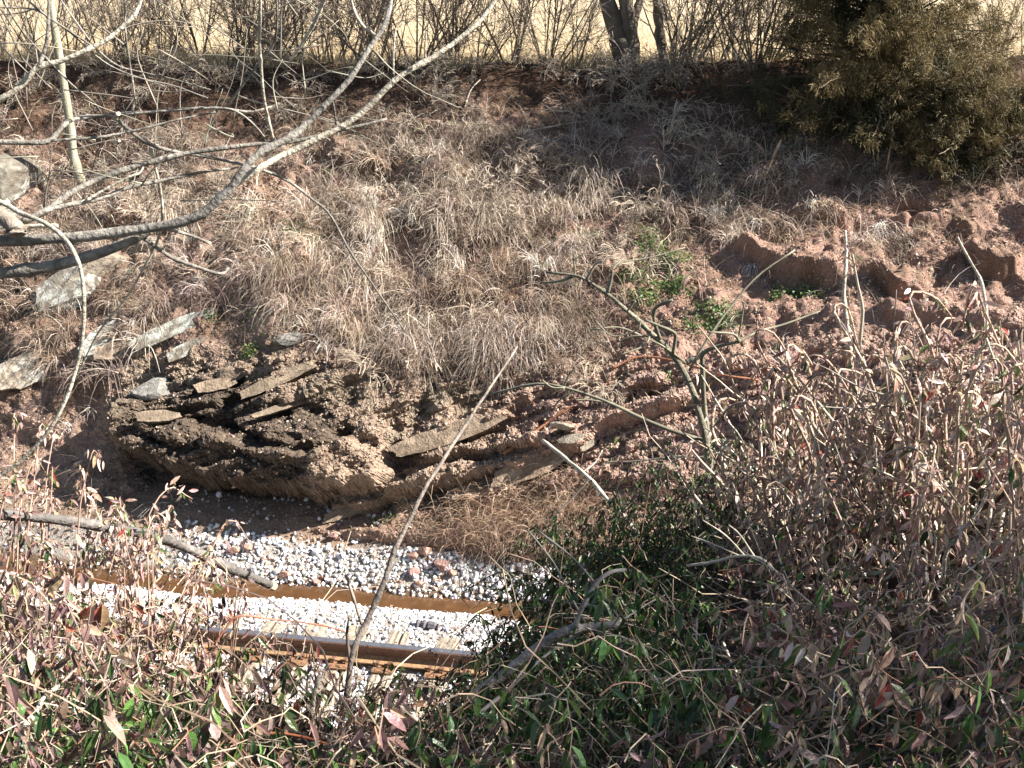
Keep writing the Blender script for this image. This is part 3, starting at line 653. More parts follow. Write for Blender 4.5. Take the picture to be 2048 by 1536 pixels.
for i, (px, off) in enumerate(sh):
    dense = 430 < px < 850
    if px < 420: lab, gp = "grey bare shrub at the left of the field edge", "shrubs left of the dense thicket"
    elif px < 860: lab, gp = "dark bare shrub in the dense thicket left of centre on the bank edge", "shrubs of the dense thicket"
    elif px < 1230: lab, gp = "open bare shrub on the bank edge between thicket and forked tree", "shrubs left of the forked tree"
    elif px < 1700: lab, gp = "bare shrub on the bank edge between forked tree and cedar", "shrubs right of the forked tree"
    else: lab, gp = "bare shrub standing in the field right of the cedar", "shrubs right of the cedar"
    place(protos[i % 6], edge_pt(px, off), rng.uniform(0, 6.3), rng.uniform(.6, 1.25) * (1.1 if dense else .95), lab, "shrub", gp, rng.normal(0, .15), rng.normal(0, .15))
# forked tree
def limb(pts, r0, r1, n=14, wobk=0.0):
    pts = np.array(pts, float); t = np.linspace(0, len(pts) - 1, n); i = np.clip(t.astype(int), 0, len(pts) - 2); f = t - i
    pm = np.concatenate([[2 * pts[0] - pts[1]], pts, [2 * pts[-1] - pts[-2]]])
    p0, p1, p2, p3 = pm[i], pm[i + 1], pm[i + 2], pm[i + 3]; f = f[:, None]
    q = .5 * (2 * p1 + (p2 - p0) * f + (2 * p0 - 5 * p1 + 4 * p2 - p3) * f ** 2 + (3 * p1 - p0 - 3 * p2 + p3) * f ** 3)
    if wobk: q = q + wobk * fbm(q + 3.3, 9, 2, 5)[:, None] * norm(rng.normal(size=3))
    return q, np.linspace(r0, r1, n)
def barktube(mb, q, rr, k=8, c0=(.24,.20,.155), c1=(.36,.32,.26), lump=.10):
    nb = mb.n; mb.tubes(q[None], (rr * (1 + lump * rng.normal(size=len(rr))) * np.where(rng.random(len(rr)) < .07, 1.28, 1))[None], k)
    V = mb.V[-1]; f = sst(-.1, .3, fbm(V, 14, 3, 8)); mb.C[-1] = lerp(np.tile(np.array(c0), (len(V), 1)), c1, f)
bt = edge_pt(1255, .15)
tree = empty("forked_tree", bt, "dark forked bare tree with two leaning trunks on the bank edge", "tree")
def rel(p): return np.array(p) - bt
Yt = bt[1]
for nm, pts, w0, w1 in [("trunk", [(1262,165),(1240,90),(1222,30),(1200,-60),(1190,-260),(1170,-500)], 40, 24), ("trunk", [(1262,160),(1262,90),(1255,40),(1248,-20),(1240,-200),(1260,-480)], 36, 22), ("limb", [(1263,60),(1275,20),(1290,-25),(1330,-200),(1370,-420)], 18, 10), ("limb", [(1330,140),(1322,80),(1318,20),(1312,-80),(1330,-300)], 20, 12)]:
    b = MB(); q, rr = limb(at(np.array([p[0] for p in pts]), np.array([p[1] for p in pts]), np.full(len(pts), Yt)) - bt, w0 / 2 * 18.5 / FPX, w1 / 2 * 18.5 / FPX, 20); q[:, 1] += np.linspace(0, .3, 20) * (1 if nm == "limb" else -1)
    barktube(b, q, rr, 10, (.13,.105,.08), (.21,.175,.14)); b.build(nm, M['bark'], tree, True)
st, br, tw = make_shrub(88, 9, 2.6, .4, .02)
b = MB(); off = np.array([0, 0, 1.6]); b.tubes([x[0] + off for x in br], [x[1] for x in br], 3, DK); b.tubes([x[0] + off for x in tw], [x[1] for x in tw], 3, DK); b.build("crown", M['twig'], tree)
# grey brush hanging down the slope
bprot = [shrub_proto(60 + i, 15 + i, .95, 1.0, .009, (.29,.24,.185), "dead_brush", nb=(6, 10), ntw=(3, 6), wobk=.2, droop=-.12, tmin=.0034) for i in range(4)]
for i, (px, py, sc, l) in enumerate([(1250,170,1.3,"grey drooping brush under the forked tree"),(1330,150,1.2,"pale drooping brush right of the forked tree"),(1390,150,.9,"pale upright brush spray near the cedar"),(1220,250,1.1,"grey tangled brush below the forked tree roots"),(1300,240,1.2,"grey brush hanging left of the cedar shade"),(860,210,.9,"pale brush tangle on the bank left of centre"),(900,290,.8,"grey brush tangle below the pale tangle left of centre"),
    (745,160,.7,"small grey brush under the thick pale branch"),(430,180,.8,"grey brush on the lip behind the crossing branches"),(310,190,.7,"small brush on the lip at the left"),(240,340,.8,"grey brush behind the slender pale trunk"),(330,360,.8,"grey brush right of the slender pale trunk"),(520,500,.9,"pale root tuft splayed downward on the slope"),(960,430,.8,"pale brush on the grassy slope near centre"),(700,430,.8,"grey brush on the slope behind the long branches"),
    (1080,330,.8,"thin brush on the upper slope right of centre"),(1480,300,.8,"thin grey brush at the left of the cedar shade"),(1240,480,.7,"white dead twigs heaped above the green weeds"),(1290,500,.6,"white dead twigs among the green weeds"),(1960,300,1.0,"grey brush at the foot of the cedar"),(1810,500,.5,"dry grass-like brush over the red ledge"),(450,330,.7,"grey brush in the middle of the left slope"),(1400,330,.8,"brown brush below the drooping brush by the cedar"),(150,230,.8,"grey brush at the left below the lip"),(60,190,.8,"brown brush at the left edge of the lip"),(600,230,.7,"thin brush left of the thick branch")]):
    p, nn = on_bank(px, py); place(bprot[i % 4], p, rng.uniform(0, 6.3), sc, l, "brush", "dead brush on the bank", rng.uniform(.3, 1.0), 0)
for i in range(13):
    px = -20 + i * 125 + rng.uniform(-30, 30); place(bprot[i % 4], edge_pt(px, rng.uniform(-.1, .1)) + np.array([0, -rng.uniform(.05, .5), -.05]), rng.uniform(0, 6.3), rng.uniform(.4, 1.0), "grey twiggy brush spilling over the top edge of the bank", "brush", "brush spilling over the bank edge", rng.uniform(0, .7), 0)
tprot = [shrub_proto(160 + i, 20, .62, 1.15, .0065, (.44,.36,.275), "dead_weed_clump", nb=(3, 6), ntw=(2, 4), wobk=.16, droop=-.22, tmin=.0032) for i in range(4)]
for i in range(44):
    px, py = [(rng.normal(900, 130), rng.uniform(380, 740)), (rng.normal(620, 160), rng.uniform(300, 620)), (rng.normal(1180, 130), rng.uniform(300, 440)), (rng.normal(300, 130), rng.uniform(330, 480))][[0, 1, 0, 2, 3][i % 5]]
    p, nn = on_bank(px, py); place(tprot[i % 4], p, rng.uniform(0, 6.3), rng.uniform(.55, 1.15), "pale drooping clump of dead weeds hanging over the grassy slope", "weed clump", "dead weed clumps on the grassy slope", rng.uniform(.4, 1.0), 0)
for i, (px, py, sc) in enumerate([(1200,775,.8),(1225,790,.7),(1170,765,.7),(1090,720,.6)]):
    p, nn = on_bank(px, py); place(tprot[i % 4], p, rng.uniform(0, 6.3), sc, "upright tuft of pale dry stalks above the white rock", "weed clump", "stalk tufts above the white rock", .1, 0)
# ------------------------------------------------------------------ cedar
def make_cedar(name, loc, H, Rad, nbr, label, seed, pw=.75, cat="tree", gold=1.0):
    loc = np.array(loc); e = empty(name, loc, label, cat); r = np.random.default_rng(seed); bl, sp, spd = [], [], []
    b = MB(); q, rr = limb([(0,0,-.1),(.05,.1,H*.3),(-.05,.05,H*.6),(0,0,H)], .026 * H, .008 * H, 14); barktube(b, q, rr, 9, (.13,.09,.07), (.2,.15,.11)); b.build("trunk", M['bark'], e, True)
    for k in range(nbr):
        h = r.uniform(.02, .96) * H; a_ = r.uniform(0, 6.283); L_ = Rad * (1 - h / (1.22 * H)) ** pw * r.uniform(.55, 1.12)
        d_ = norm(np.array([math.cos(a_), math.sin(a_), r.uniform(-.15, .5)])); pts = wander(np.array([0, 0, h]), d_, L_, 8, .13, .02, r); bl.append((pts, np.linspace(.022, .005, 8)))
        for _ in range(int(26 * L_ / 1.6) + 2):
            f = r.uniform(.2, 1) ** .8 * 7; i = min(int(f), 6); p = pts[i] + (pts[i + 1] - pts[i]) * (f - i) + r.normal(0, .13, 3); sp.append(p); spd.append(norm(d_ * .7 + r.normal(0, .55, 3) + np.array([0, 0, -.25])))
    b = MB(); b.tubes([x[0] for x in bl], [x[1] for x in bl], 4, (.16,.12,.09)); b.build("branches", M['twig'], e)
    sp, spd = np.array(sp), np.array(spd); m = 26; n = len(sp) * m; ii = np.repeat(np.arange(len(sp)), m)
    tone = sst(-.3, .25, fbm(sp + seed, 1.3, 3, 19)) * gold; cs = lerp(np.tile(np.array((.040,.043,.020)), (len(sp), 1)), (.17,.127,.054), tone) * (1 + r.normal(0, .2, (len(sp), 1)))
    dd_ = norm(spd[ii] + r.normal(0, .45, (n, 3))); P0 = sp[ii] + r.normal(0, .04, (n, 3)); L_ = r.uniform(.035, .095, n)[:, None]
    pts = np.stack([P0, P0 + dd_ * L_ * .5, P0 + dd_ * L_ + UP * -.02], 1)
    b = MB(); b.strips(pts, np.outer(r.uniform(.003, .0055, n), [1, .9, .3]), norm(np.cross(dd_, r.normal(size=(n, 3)))), np.clip(cs, .01, 1)[ii]); b.build("crown", M['cedar'], e); return e
cb, _ = on_bank(1755, 265); make_cedar("cedar_tree", cb + np.array([0, .4, -.1]), 3.9, 2.3, 290, "large brownish gold cedar with drooping foliage at upper right", 5, .55)
cb, _ = on_bank(1890, 345); make_cedar("cedar_bush", cb + np.array([0, .2, -.1]), 1.5, 1.15, 80, "low dense green and brown cedar bush below the large cedar", 6, .5, "bush", .75)
cb, _ = on_bank(2040, 340); make_cedar("cedar_bush", cb + np.array([0, .3, -.1]), 1.2, .8, 50, "low olive bush at the right edge beside the cedar", 8, .5, "bush", .85)
make_cedar("shade_cedar", (5.3, 1.7, 4.7), 4.5, 1.9, 105, "tall unseen cedar added right of the view to shade the vines", 9, .5)  # out of frame, put in and sized for the shade it casts
# ------------------------------------------------------------------ near bank under the vines
NS = {-500:(1330,3.5), 0:(1350,3.2), 250:(1370,3.1), 430:(1395,3.0), 600:(1435,2.9), 760:(1500,2.9), 900:(1515,3.4), 970:(1465,4.6), 1040:(1370,4.9), 1150:(1230,5.0), 1260:(1130,5.0), 1400:(1035,4.8), 1480:(1010,4.7), 1600:(1030,4.4), 1750:(1030,4.05), 1900:(960,3.9), 2048:(900,3.8), 2700:(800,3.6)}
NPX = np.arange(-480, 2700, 8.); nk = sorted(NS)
ys = np.interp(NPX, nk, [NS[k][0] for k in nk]); yY = np.interp(NPX, nk, [NS[k][1] for k in nk])
k_ = np.hanning(21); k_ /= k_.sum(); ys = np.convolve(np.pad(ys, 10, mode='edge'), k_, 'valid'); yY = np.convolve(np.pad(yY, 10, mode='edge'), k_, 'valid')
tt = np.linspace(0, 1, 130)[:, None]
pyy = 1800 + (ys[None] - 1800) * tt; Yn = 1.55 + (yY[None] - 1.55) * tt ** 1.15
NG = at(NPX[None] + 0 * pyy, pyy, Yn)
crest = NG[-1]; tail = []
for f in np.linspace(.05, 1, 30):
    p = crest.copy(); p[:, 1] += (6.9 - crest[:, 1]) * f; p[:, 0] *= 1 + .35 * f; p[:, 2] = crest[:, 2] * (1 - f ** .75) - .15 * f; tail.append(p)
head = []
for yy in (-4., 0., 1.0):
    p = NG[0].copy(); p[:, 1] = yy; p[:, 0] *= (2.2 if yy < 0 else 1.3 if yy < .5 else 1.1); p[:, 2] = p[:, 2] * .3 + 4.75 * .7; head.append(p)
NG = np.concatenate([np.array(head), NG, np.array(tail)], 0)
nd = NG.shape
lump = .09 * fbm(NG, 1.5, 3, 131) + .05 * fbm(NG, 4, 3, 133)
NG[..., 2] += lump * sst(0, 6, np.arange(nd[0]))[:, None]
nN = norm(np.cross(np.gradient(NG, axis=0), np.gradient(NG, axis=1))); nN *= np.sign(nN[..., 2:3] + 1e-9)
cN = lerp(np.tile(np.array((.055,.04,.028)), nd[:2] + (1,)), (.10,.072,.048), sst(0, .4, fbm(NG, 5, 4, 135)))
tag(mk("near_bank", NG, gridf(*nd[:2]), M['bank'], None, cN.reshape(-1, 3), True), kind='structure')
nx, ny, _ = proj(NG)
nArea = np.linalg.norm(np.cross(np.gradient(NG, axis=0), np.gradient(NG, axis=1)), axis=-1); nArea[:3] = 0; nArea[-12:] = 0
def nscatter(n, dens):
    cs = np.cumsum((nArea * dens).ravel()); i = np.clip(np.searchsorted(cs, rng.random(n) * cs[-1]), 0, len(cs) - 1)
    du_, dv_ = np.gradient(NG, axis=1).reshape(-1, 3)[i], np.gradient(NG, axis=0).reshape(-1, 3)[i]
    return NG.reshape(-1, 3)[i] + du_ * rng.uniform(-.5, .5, (n, 1)) + dv_ * rng.uniform(-.5, .5, (n, 1)), nN.reshape(-1, 3)[i], nx.ravel()[i], ny.ravel()[i]
# ------------------------------------------------------------------ honeysuckle leaves
def leaves(mb, P, ax, nrm, L_, W_, cols, curl=.6, fold=.5):
    """folded, curling lance shaped leaves: base at P, tip along ax"""
    n = len(P); ax = norm(ax); side = norm(np.cross(ax, nrm)); nr = np.cross(side, ax); V = []
    cu = rng.uniform(.1, 1, (n, 1)) * curl; fo = rng.uniform(.15, 1, (n, 1)) * fold; tw = rng.normal(0, .25, (n, 1))
    for t, wv in ((0, .10), (.28, .9), (.62, .85), (.88, .38), (1, .03)):
        c = P + ax * L_ * (t - .12 * cu * t * t) - nr * L_ * cu * .45 * t * t; s_ = norm(side + nr * tw * t)
        for u in (-1, 0, 1): V.append(c + s_ * W_ * wv * u * (1 - .25 * fo) + nr * W_ * wv * abs(u) * fo)
    V = np.stack(V, 1); f = []
    for r_ in range(4):
        for c in range(2): a_ = r_ * 3 + c; f.append([a_, a_ + 1, a_ + 4, a_ + 3])
    F = np.array(f)[None] + (np.arange(n) * 15)[:, None, None]
    mb.raw(V.reshape(-1, 3), F.reshape(-1, 4), None, np.repeat(np.clip(cols, .01, .9), 15, axis=0))
PUR = [(.22,.13,.12),(.15,.09,.085),(.28,.185,.165),(.25,.165,.105),(.42,.32,.23),(.10,.14,.04),(.30,.09,.055),(.11,.07,.06)]
PALEL = [(.40,.26,.22),(.30,.185,.16),(.48,.34,.29),(.48,.34,.22),(.58,.46,.34),(.11,.15,.045),(.32,.07,.045),(.18,.11,.09)]
GRN = [(.05,.10,.03),(.095,.175,.045),(.032,.058,.025),(.11,.15,.045),(.12,.085,.055),(.15,.10,.09),(.08,.055,.04)]
def leafcol(n, green, pale=0):
    a_ = pick(n, PALEL if pale else PUR, [.20,.15,.15,.16,.12,.08,.02,.12], .2); b_ = pick(n, GRN, [.26,.20,.18,.08,.12,.08,.08], .2)
    return np.where((rng.random(n) < green)[:, None], b_, a_)
def greenness(x, y):
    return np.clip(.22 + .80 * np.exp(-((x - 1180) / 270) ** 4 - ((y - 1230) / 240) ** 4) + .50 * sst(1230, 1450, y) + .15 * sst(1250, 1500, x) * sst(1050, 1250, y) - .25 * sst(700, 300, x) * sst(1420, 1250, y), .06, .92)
cl3 = fbm(NG, 3.2, 3, 141)
nden = (sst(-.5, .1, cl3) + .25) * (1 + .9 * sst(1330, 1500, ny)) * (1 + 1.6 * np.exp(-((nx - 1190) / 280) ** 4 - ((ny - 1260) / 260) ** 4)) * (1 + .5 * sst(1450, 1600, nx) * sst(1200, 1300, ny)) * (1 - .35 * sst(1480, 1600, nx) * sst(1250, 1100, ny))
nden *= 1 - .35 * sst(250, 500, nx) * sst(950, 800, nx) * sst(1500, 1400, ny)
nt_ = 13500; A, An, qx, qy = nscatter(nt_, nden)
thick = (.03 + .24 * rng.random((nt_, 1)) ** 1.3) * (1 + .8 * sst(-.3, .4, fbm(A, 2.2, 2, 143))[:, None]) * (1 - .45 * np.exp(-((qx - 650) / 250) ** 2)[:, None])
A = A + An * thick * .5 + UP * thick
hd = rng.normal(size=(nt_, 3)); hd[:, 2] = 0; hd = norm(hd + np.array([0, -.35, 0])); Lt = rng.uniform(.08, .30, (nt_, 1)); s6 = np.linspace(0, 1, 6)[None, :, None]
TW = A[:, None] + hd[:, None] * (Lt[:, None] * s6) * .8 + UP * (Lt[:, None] * (.45 * s6 - .85 * s6 ** 2)) + .008 * rng.normal(size=(nt_, 6, 3))
per = rng.integers(4, 15, nt_); ti = np.repeat(np.arange(nt_), per); nl = len(ti); k_ = np.concatenate([np.arange(c) for c in per]); tv = np.clip((k_ // 2 * 2 + 1) / (per[ti] + 1) + rng.normal(0, .03, nl), 0, .999) * 5; i0 = tv.astype(int); f0 = (tv - i0)[:, None]
P = TW[ti, i0] * (1 - f0) + TW[ti, i0 + 1] * f0
sgn = np.where(k_ % 2 == 0, 1., -1.)[:, None]; lat = np.cross(hd[ti], UP) * sgn
lx, ly, dep = proj(P)
ax = norm(lat * rng.uniform(.1, .9, (nl, 1)) + hd[ti] * .3 + np.array([0, 0, -.9]) + rng.normal(0, .22, (nl, 3)))
nr = norm(lat * .5 + np.array([.45, -.6, .35]) + rng.normal(0, .45, (nl, 3)))
lsz = rng.uniform(.55, 1.35, nt_)[ti][:, None]; lsz = lsz * (1 + .22 * sst(1300, 1480, ly)[:, None]); L_ = np.clip(rng.uniform(.026, .048, (nl, 1)) * lsz, .014, .066); g = MB()
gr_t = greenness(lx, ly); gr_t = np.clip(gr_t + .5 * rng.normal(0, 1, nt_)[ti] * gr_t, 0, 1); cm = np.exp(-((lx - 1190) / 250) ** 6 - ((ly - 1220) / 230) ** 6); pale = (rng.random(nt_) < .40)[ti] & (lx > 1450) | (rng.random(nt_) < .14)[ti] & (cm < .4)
gr_t = np.maximum(gr_t, cm * .97); lc = leafcol(nl, gr_t); lc = np.where((cm > .4)[:, None] & (lc[:, :1] > lc[:, 1:2]) & (rng.random((nl, 1)) < .75), pick(nl, [(.045,.085,.028),(.075,.13,.04),(.03,.055,.024)], None, .2), lc); lc = np.where(pale[:, None], leafcol(nl, gr_t * .3, 1), lc) * rng.uniform(.75, 1.2, nt_)[ti][:, None]  # middle mound pushed to the darkest greens, deepening its shade by colour
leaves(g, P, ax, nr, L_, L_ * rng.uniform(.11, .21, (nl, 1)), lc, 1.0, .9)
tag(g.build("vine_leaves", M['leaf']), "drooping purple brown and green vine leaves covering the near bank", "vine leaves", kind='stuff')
# runners of the vine
g = MB(); g.tubes(TW, np.outer(rng.uniform(.0009, .0019, nt_), np.linspace(1, .6, 6)), 3, pick(nt_, [(.36,.27,.19),(.24,.17,.12),(.46,.37,.27),(.30,.15,.10)], None, .15) * (1 - .6 * np.exp(-((qx - 1190) / 280) ** 6 - ((qy - 1280) / 260) ** 6))[:, None]); nr_ = 1300; P, Nn, qx, qy = nscatter(nr_, nden * (1 - .75 * np.exp(-((nx - 1190) / 280) ** 4 - ((ny - 1260) / 260) ** 4)))  # runner tint darkened over the middle mound as painted shade
pts = []
for i in range(nr_):
    d_ = norm(rng.normal(size=3) * np.array([1, .8, .35]) + Nn[i] * .35); pts.append(wander(P[i] + UP * rng.uniform(.02, .22), d_, rng.uniform(.25, .9), 9, .22, -.05, rng))
g.tubes(np.array(pts), np.outer(rng.uniform(.0013, .0032, nr_), np.linspace(1, .6, 9)), 4, pick(nr_, [(.33,.25,.17),(.22,.16,.11),(.48,.39,.285),(.30,.13,.075),(.14,.11,.085)], [.28,.25,.22,.05,.20], .15))
tag(g.build("vine_runners", M['twig']), "thin brown runners tangled through the near vine leaves", "vine stems", kind='stuff')

# ------------------------------------------------------------------ shoots of the vine standing out of the tangle
def shoot(pts, Y, w0, w1, label, group, nleaf=0, green=.12, col=(.40,.33,.24), name="vine_shoot", cat="vine shoot", lsz=1.0, span=(.1, 1), n=16, wob_=.01):
    pts = np.array(pts, float); Y = np.interp(np.linspace(0, 1, len(pts)), np.linspace(0, 1, np.size(Y)), np.atleast_1d(Y))
    q, _ = limb(at(pts[:, 0], pts[:, 1], Y), 1, 1, n); dep = proj(q)[2]
    q = q + wob_ * np.stack([fbm(q * 1.0 + 7 * k + rng.random() * 50, 6, 2, 3 + k) for k in range(3)], -1)
    rr = np.linspace(w0, w1, n) / 2 * dep / FPX; base = q[0].copy()
    e = empty(name, base, label, cat, group); b = MB()
    barktube(b, q - base, rr, 7 if w0 > 8 else 5, tuple(np.array(col) * .75), tuple(np.clip(np.array(col) * 1.25, 0, .9)), .06); b.build("stem", M['bark'] if w0 > 8 else M['twig'], e, True)
    if nleaf:
        t = rng.uniform(span[0], span[1], nleaf) * (n - 1); i = np.minimum(t.astype(int), n - 2); p = q[i] + (q[i + 1] - q[i]) * (t - i)[:, None] - base
        p = p + rng.normal(0, .012, p.shape)
        a_ = norm(np.array([.05, -.15, -.8]) + rng.normal(0, .5, (nleaf, 3))); l_ = rng.uniform(.022, .046, (nleaf, 1)) * lsz
        b = MB(); leaves(b, p, a_, norm(np.array([.65, -.5, .4]) + rng.normal(0, .5, (nleaf, 3))), l_, l_ * rng.uniform(.12, .20, (nleaf, 1)), leafcol(nleaf, np.full(nleaf, green), green < .11), .8); b.build("leaves", M['leaf'], e)
    return e
def ysil(px): return float(np.interp(px, NPX, ys))
def Ysil(px): return float(np.interp(px, NPX, yY))
PALEW = (.56,.49,.38); GREYW = (.30,.27,.235); BRNW = (.36,.27,.185)
rs = np.random.default_rng(23)
for i in range(135):                                   # right hand tangle
    px = rs.uniform(1470, 2090); y0 = ysil(px) + rs.uniform(-20, 260); Yb = Ysil(px) - .0 - max(0, y0 - ysil(px)) * .0042; h = rs.uniform(160, 420)
    lean = rs.normal(-15, 60); top = max(y0 - h, float(np.interp(px, [1450, 1600, 1750, 2050], [850, 660, 560, 530])) + rs.uniform(-30, 90)); h = y0 - top
    if h < 70: continue
    b_ = rs.normal(0, 22); P_ = [(px, y0 + 60), (px + lean * .2 + b_, y0 - h * .3), (px + lean * .6 - b_ * .6, y0 - h * .68), (px + lean * 1.1, top)]
    if i % 3: sg = rs.choice([-1, 1]); ex = rs.uniform(30, 110); P_ += [(px + lean * 1.1 + sg * ex * .5, top - 8), (px + lean * 1.1 + sg * ex, top + rs.uniform(15, 90))]
    shoot(P_, [Yb, Yb + rs.uniform(-.1, .5)], rs.uniform(5, 10), 3.5, "brown leafy vine shoot rising from the tangle on the right", "leafy shoots of the right tangle", int(rs.integers(18, 52)), .05, [PALEW, (.46,.32,.24), (.50,.38,.28)][i % 3], lsz=1.4)
for i in range(100):                                   # bare thin stems crossing the right tangle
    px = rs.uniform(1500, 2060); y0 = min(ysil(px) + rs.uniform(-150, 300), 1380); Yb = Ysil(px) - .05 - max(0, y0 - ysil(px)) * .0035; a_ = rs.uniform(-80, 260); l_ = rs.uniform(120, 330); dx, dy = math.cos(R(a_)) * l_, -abs(math.sin(R(a_))) * l_
    b_ = rs.normal(0, 25)
    shoot([(px, y0 + 20), (px + dx * .35 + b_, y0 + dy * .35), (px + dx * .7, y0 + dy * .7 + b_ * .5), (px + dx, y0 + dy)], [Yb, Yb - .15], rs.uniform(3.5, 7), 2.2, "bare pale stem crossing the tangle on the right", "bare stems of the right tangle", 0, 0, [PALEW, (.46,.38,.28), GREYW][i % 3], "thin_stick", "stick")
for i in range(52):                                    # left hand vines in front of the ballast
    px = rs.uniform(-40, 350); y0 = 1370 + rs.uniform(-20, 30); h = rs.uniform(120, 560) * (1 - .35 * px / 350); lean = rs.normal(30, 60)
    shoot([(px, y0 + 40), (px + lean * .3, y0 - h * .4), (px + lean * .8, y0 - h * .8), (px + lean * 1.2, y0 - h), (px + lean * 1.6, y0 - h + rs.uniform(10, 70))], [3.15, 3.15 + rs.uniform(.1, .7)], rs.uniform(3, 5.5), 2, "thin reddish vine with pink leaves rising at lower left", "leafy vines at lower left", int(rs.integers(20, 52)), .05, (.42,.28,.21), lsz=1.1)
for i in range(40):                                    # short sprigs along the crest in front of the rail
    px = rs.uniform(330, 960); y0 = ysil(px); h = rs.uniform(90, 240) if px < 640 else rs.uniform(50, 120) if px < 720 else rs.uniform(25, 85); lean = rs.normal(0, 40)
    shoot([(px, y0 + 40), (px + lean * .4, y0 - h * .6), (px + lean, y0 - h), (px + lean * 1.4, y0 - h + 25)], [Ysil(px), Ysil(px) + .1], rs.uniform(3, 5), 2, "short leafy sprig standing up in front of the rail", "sprigs in front of the rail", int(rs.integers(6, 18)), .15, (.38,.25,.18))
for i in range(80):                                    # bushy shoots of the shaded mound in the middle
    px = rs.uniform(960, 1480); y0 = ysil(px) + rs.uniform(-10, 200); h = rs.uniform(70, 190); lean = rs.normal(-25, 45); Yb = Ysil(px) - .05 - max(0, y0 - ysil(px)) * .004
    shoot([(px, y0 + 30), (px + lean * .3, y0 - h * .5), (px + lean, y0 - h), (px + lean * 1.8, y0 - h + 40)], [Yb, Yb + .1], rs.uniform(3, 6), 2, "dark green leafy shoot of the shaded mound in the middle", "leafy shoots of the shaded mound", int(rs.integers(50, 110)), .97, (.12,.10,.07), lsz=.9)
# tall and single stems
shoot([(1712,800),(1700,690),(1688,600),(1692,530),(1688,462)], [4.3,4.5], 12, 5, "tall leaf-hung vine column rising above the right tangle", None, 60, .04, PALEW, span=(.3, 1))
shoot([(1720,700),(1725,620),(1712,560),(1702,510)], [4.3,4.4], 8, 4, "bare forked stem beside the tall vine column", None, 6, .04, PALEW)
shoot([(1985,790),(1975,700),(1972,640),(1965,570),(1945,530),(1915,475)], [4.0,4.3], 9, 4, "tall bare curved stem near the right edge", None, 4, .04, PALEW)
shoot([(1745,1040),(1700,960),(1650,880),(1600,830),(1565,800)], [4.2,4.4], 6, 3, "bare stem leaning left across the tangle", None, 0, 0, PALEW)
shoot([(1770,990),(1795,900),(1830,800),(1880,745)], [4.1,4.3], 7, 3, "bare stem leaning right across the tangle", None, 0, 0, PALEW)
shoot([(1670,1090),(1690,1130),(1706,1175),(1722,1215),(1735,1260)], [3.7,3.6], 9, 6, "pale broken stick standing in the right tangle", None, 0, 0, PALEW, "stick", "stick")
# ------------------------------------------------------------------ branches lying and hanging in front
def stick(pts, Y, w0, w1, label, col=GREYW, name="branch", cat="branch", cut=None, n=26, subs=()):
    e = shoot(pts, Y, w0, w1, label, None, 0, 0, col, name, cat, n=n, wob_=.012)
    pz = np.array(pts, float); Ys = np.interp(np.linspace(0, 1, len(pts)), np.linspace(0, 1, np.size(Y)), np.atleast_1d(Y)); base = np.array(e.location)
    if cut:
        pe, pq = at(pz[-1, 0], pz[-1, 1], Ys[-1]) - base, at(pz[-2, 0], pz[-2, 1], Ys[-2]) - base; t = norm(pe - pq); rr = w1 / 2 * proj(pe + base)[2] / FPX
        b = MB(); b.tubes(np.array([[pe - t * rr * 1.2, pe + t * rr * .5]]), [[rr * 1.12, rr * 1.04]], 9, (1, 1, 1)); b.build("cut_end", M['cut'], e)
    for sp_, sY, s0, s1 in subs:
        sp_ = np.array(sp_, float); q, _ = limb(at(sp_[:, 0], sp_[:, 1], np.interp(np.linspace(0, 1, len(sp_)), np.linspace(0, 1, np.size(sY)), np.atleast_1d(sY))), 1, 1, 14)
        b = MB(); barktube(b, q - base, np.linspace(s0, s1, 14) / 2 * proj(q)[2] / FPX, 6, tuple(np.array(col) * .8), tuple(np.clip(np.array(col) * 1.35, 0, .9)), .06); b.build("twig", M['twig'], e, True)
    return e
stick([(-90,1015),(0,1028),(100,1038),(200,1053),(300,1072),(360,1092),(430,1122),(500,1152),(545,1172)], [3.2,3.5,4.0], 24, 17, "thick grey branch bending down to the ditch at lower left", (.15,.135,.12), cut=True)
stick([(690,1420),(705,1310),(730,1258),(760,1180),(790,1100),(830,1020),(880,930),(930,850),(970,790),(1005,735),(1035,690)], [3.0,3.4,4.3], 14, 4, "long leaning sapling rising from the rail across the rocks", (.23,.19,.155), "sapling", "sapling", subs=[([(724,1250),(705,1190),(690,1142)], [3.3,3.35], 7, 5), ([(752,1200),(770,1160),(795,1120)], [3.4,3.5], 5, 3), ([(700,1330),(694,1270),(698,1232)], [3.2,3.2], 7, 5)])
stick([(925,1392),(1000,1345),(1060,1300),(1110,1268),(1160,1253),(1240,1248)], [2.35,2.5], 21, 18, "grey sawn branch with pale cut end arching over the shaded mound", (.24,.215,.19), cut=True, subs=[([(1148,1256),(1165,1215),(1190,1170),(1220,1145),(1252,1140)], [2.45,2.55], 11, 8), ([(940,1440),(1010,1385),(1090,1312),(1175,1258)], [2.35,2.5], 9, 5),
    ([(1172,1250),(1140,1190),(1110,1130),(1080,1090),(1055,1060)], [2.5,2.6], 5, 3), ([(1240,1240),(1200,1180),(1150,1120),(1100,1080),(1075,1060)], [2.5,2.6], 5, 3), ([(1180,1255),(1240,1305),(1310,1350),(1380,1350),(1450,1330),(1500,1318)], [2.5,2.4], 6, 4), ([(1235,1250),(1245,1310),(1255,1370)], [2.5,2.4], 5, 3), ([(1240,1245),(1200,1215),(1130,1205),(1070,1198)], [2.5,2.6], 4, 2), ([(1245,1240),(1300,1205),(1330,1190)],[2.5,2.6],4,2)])
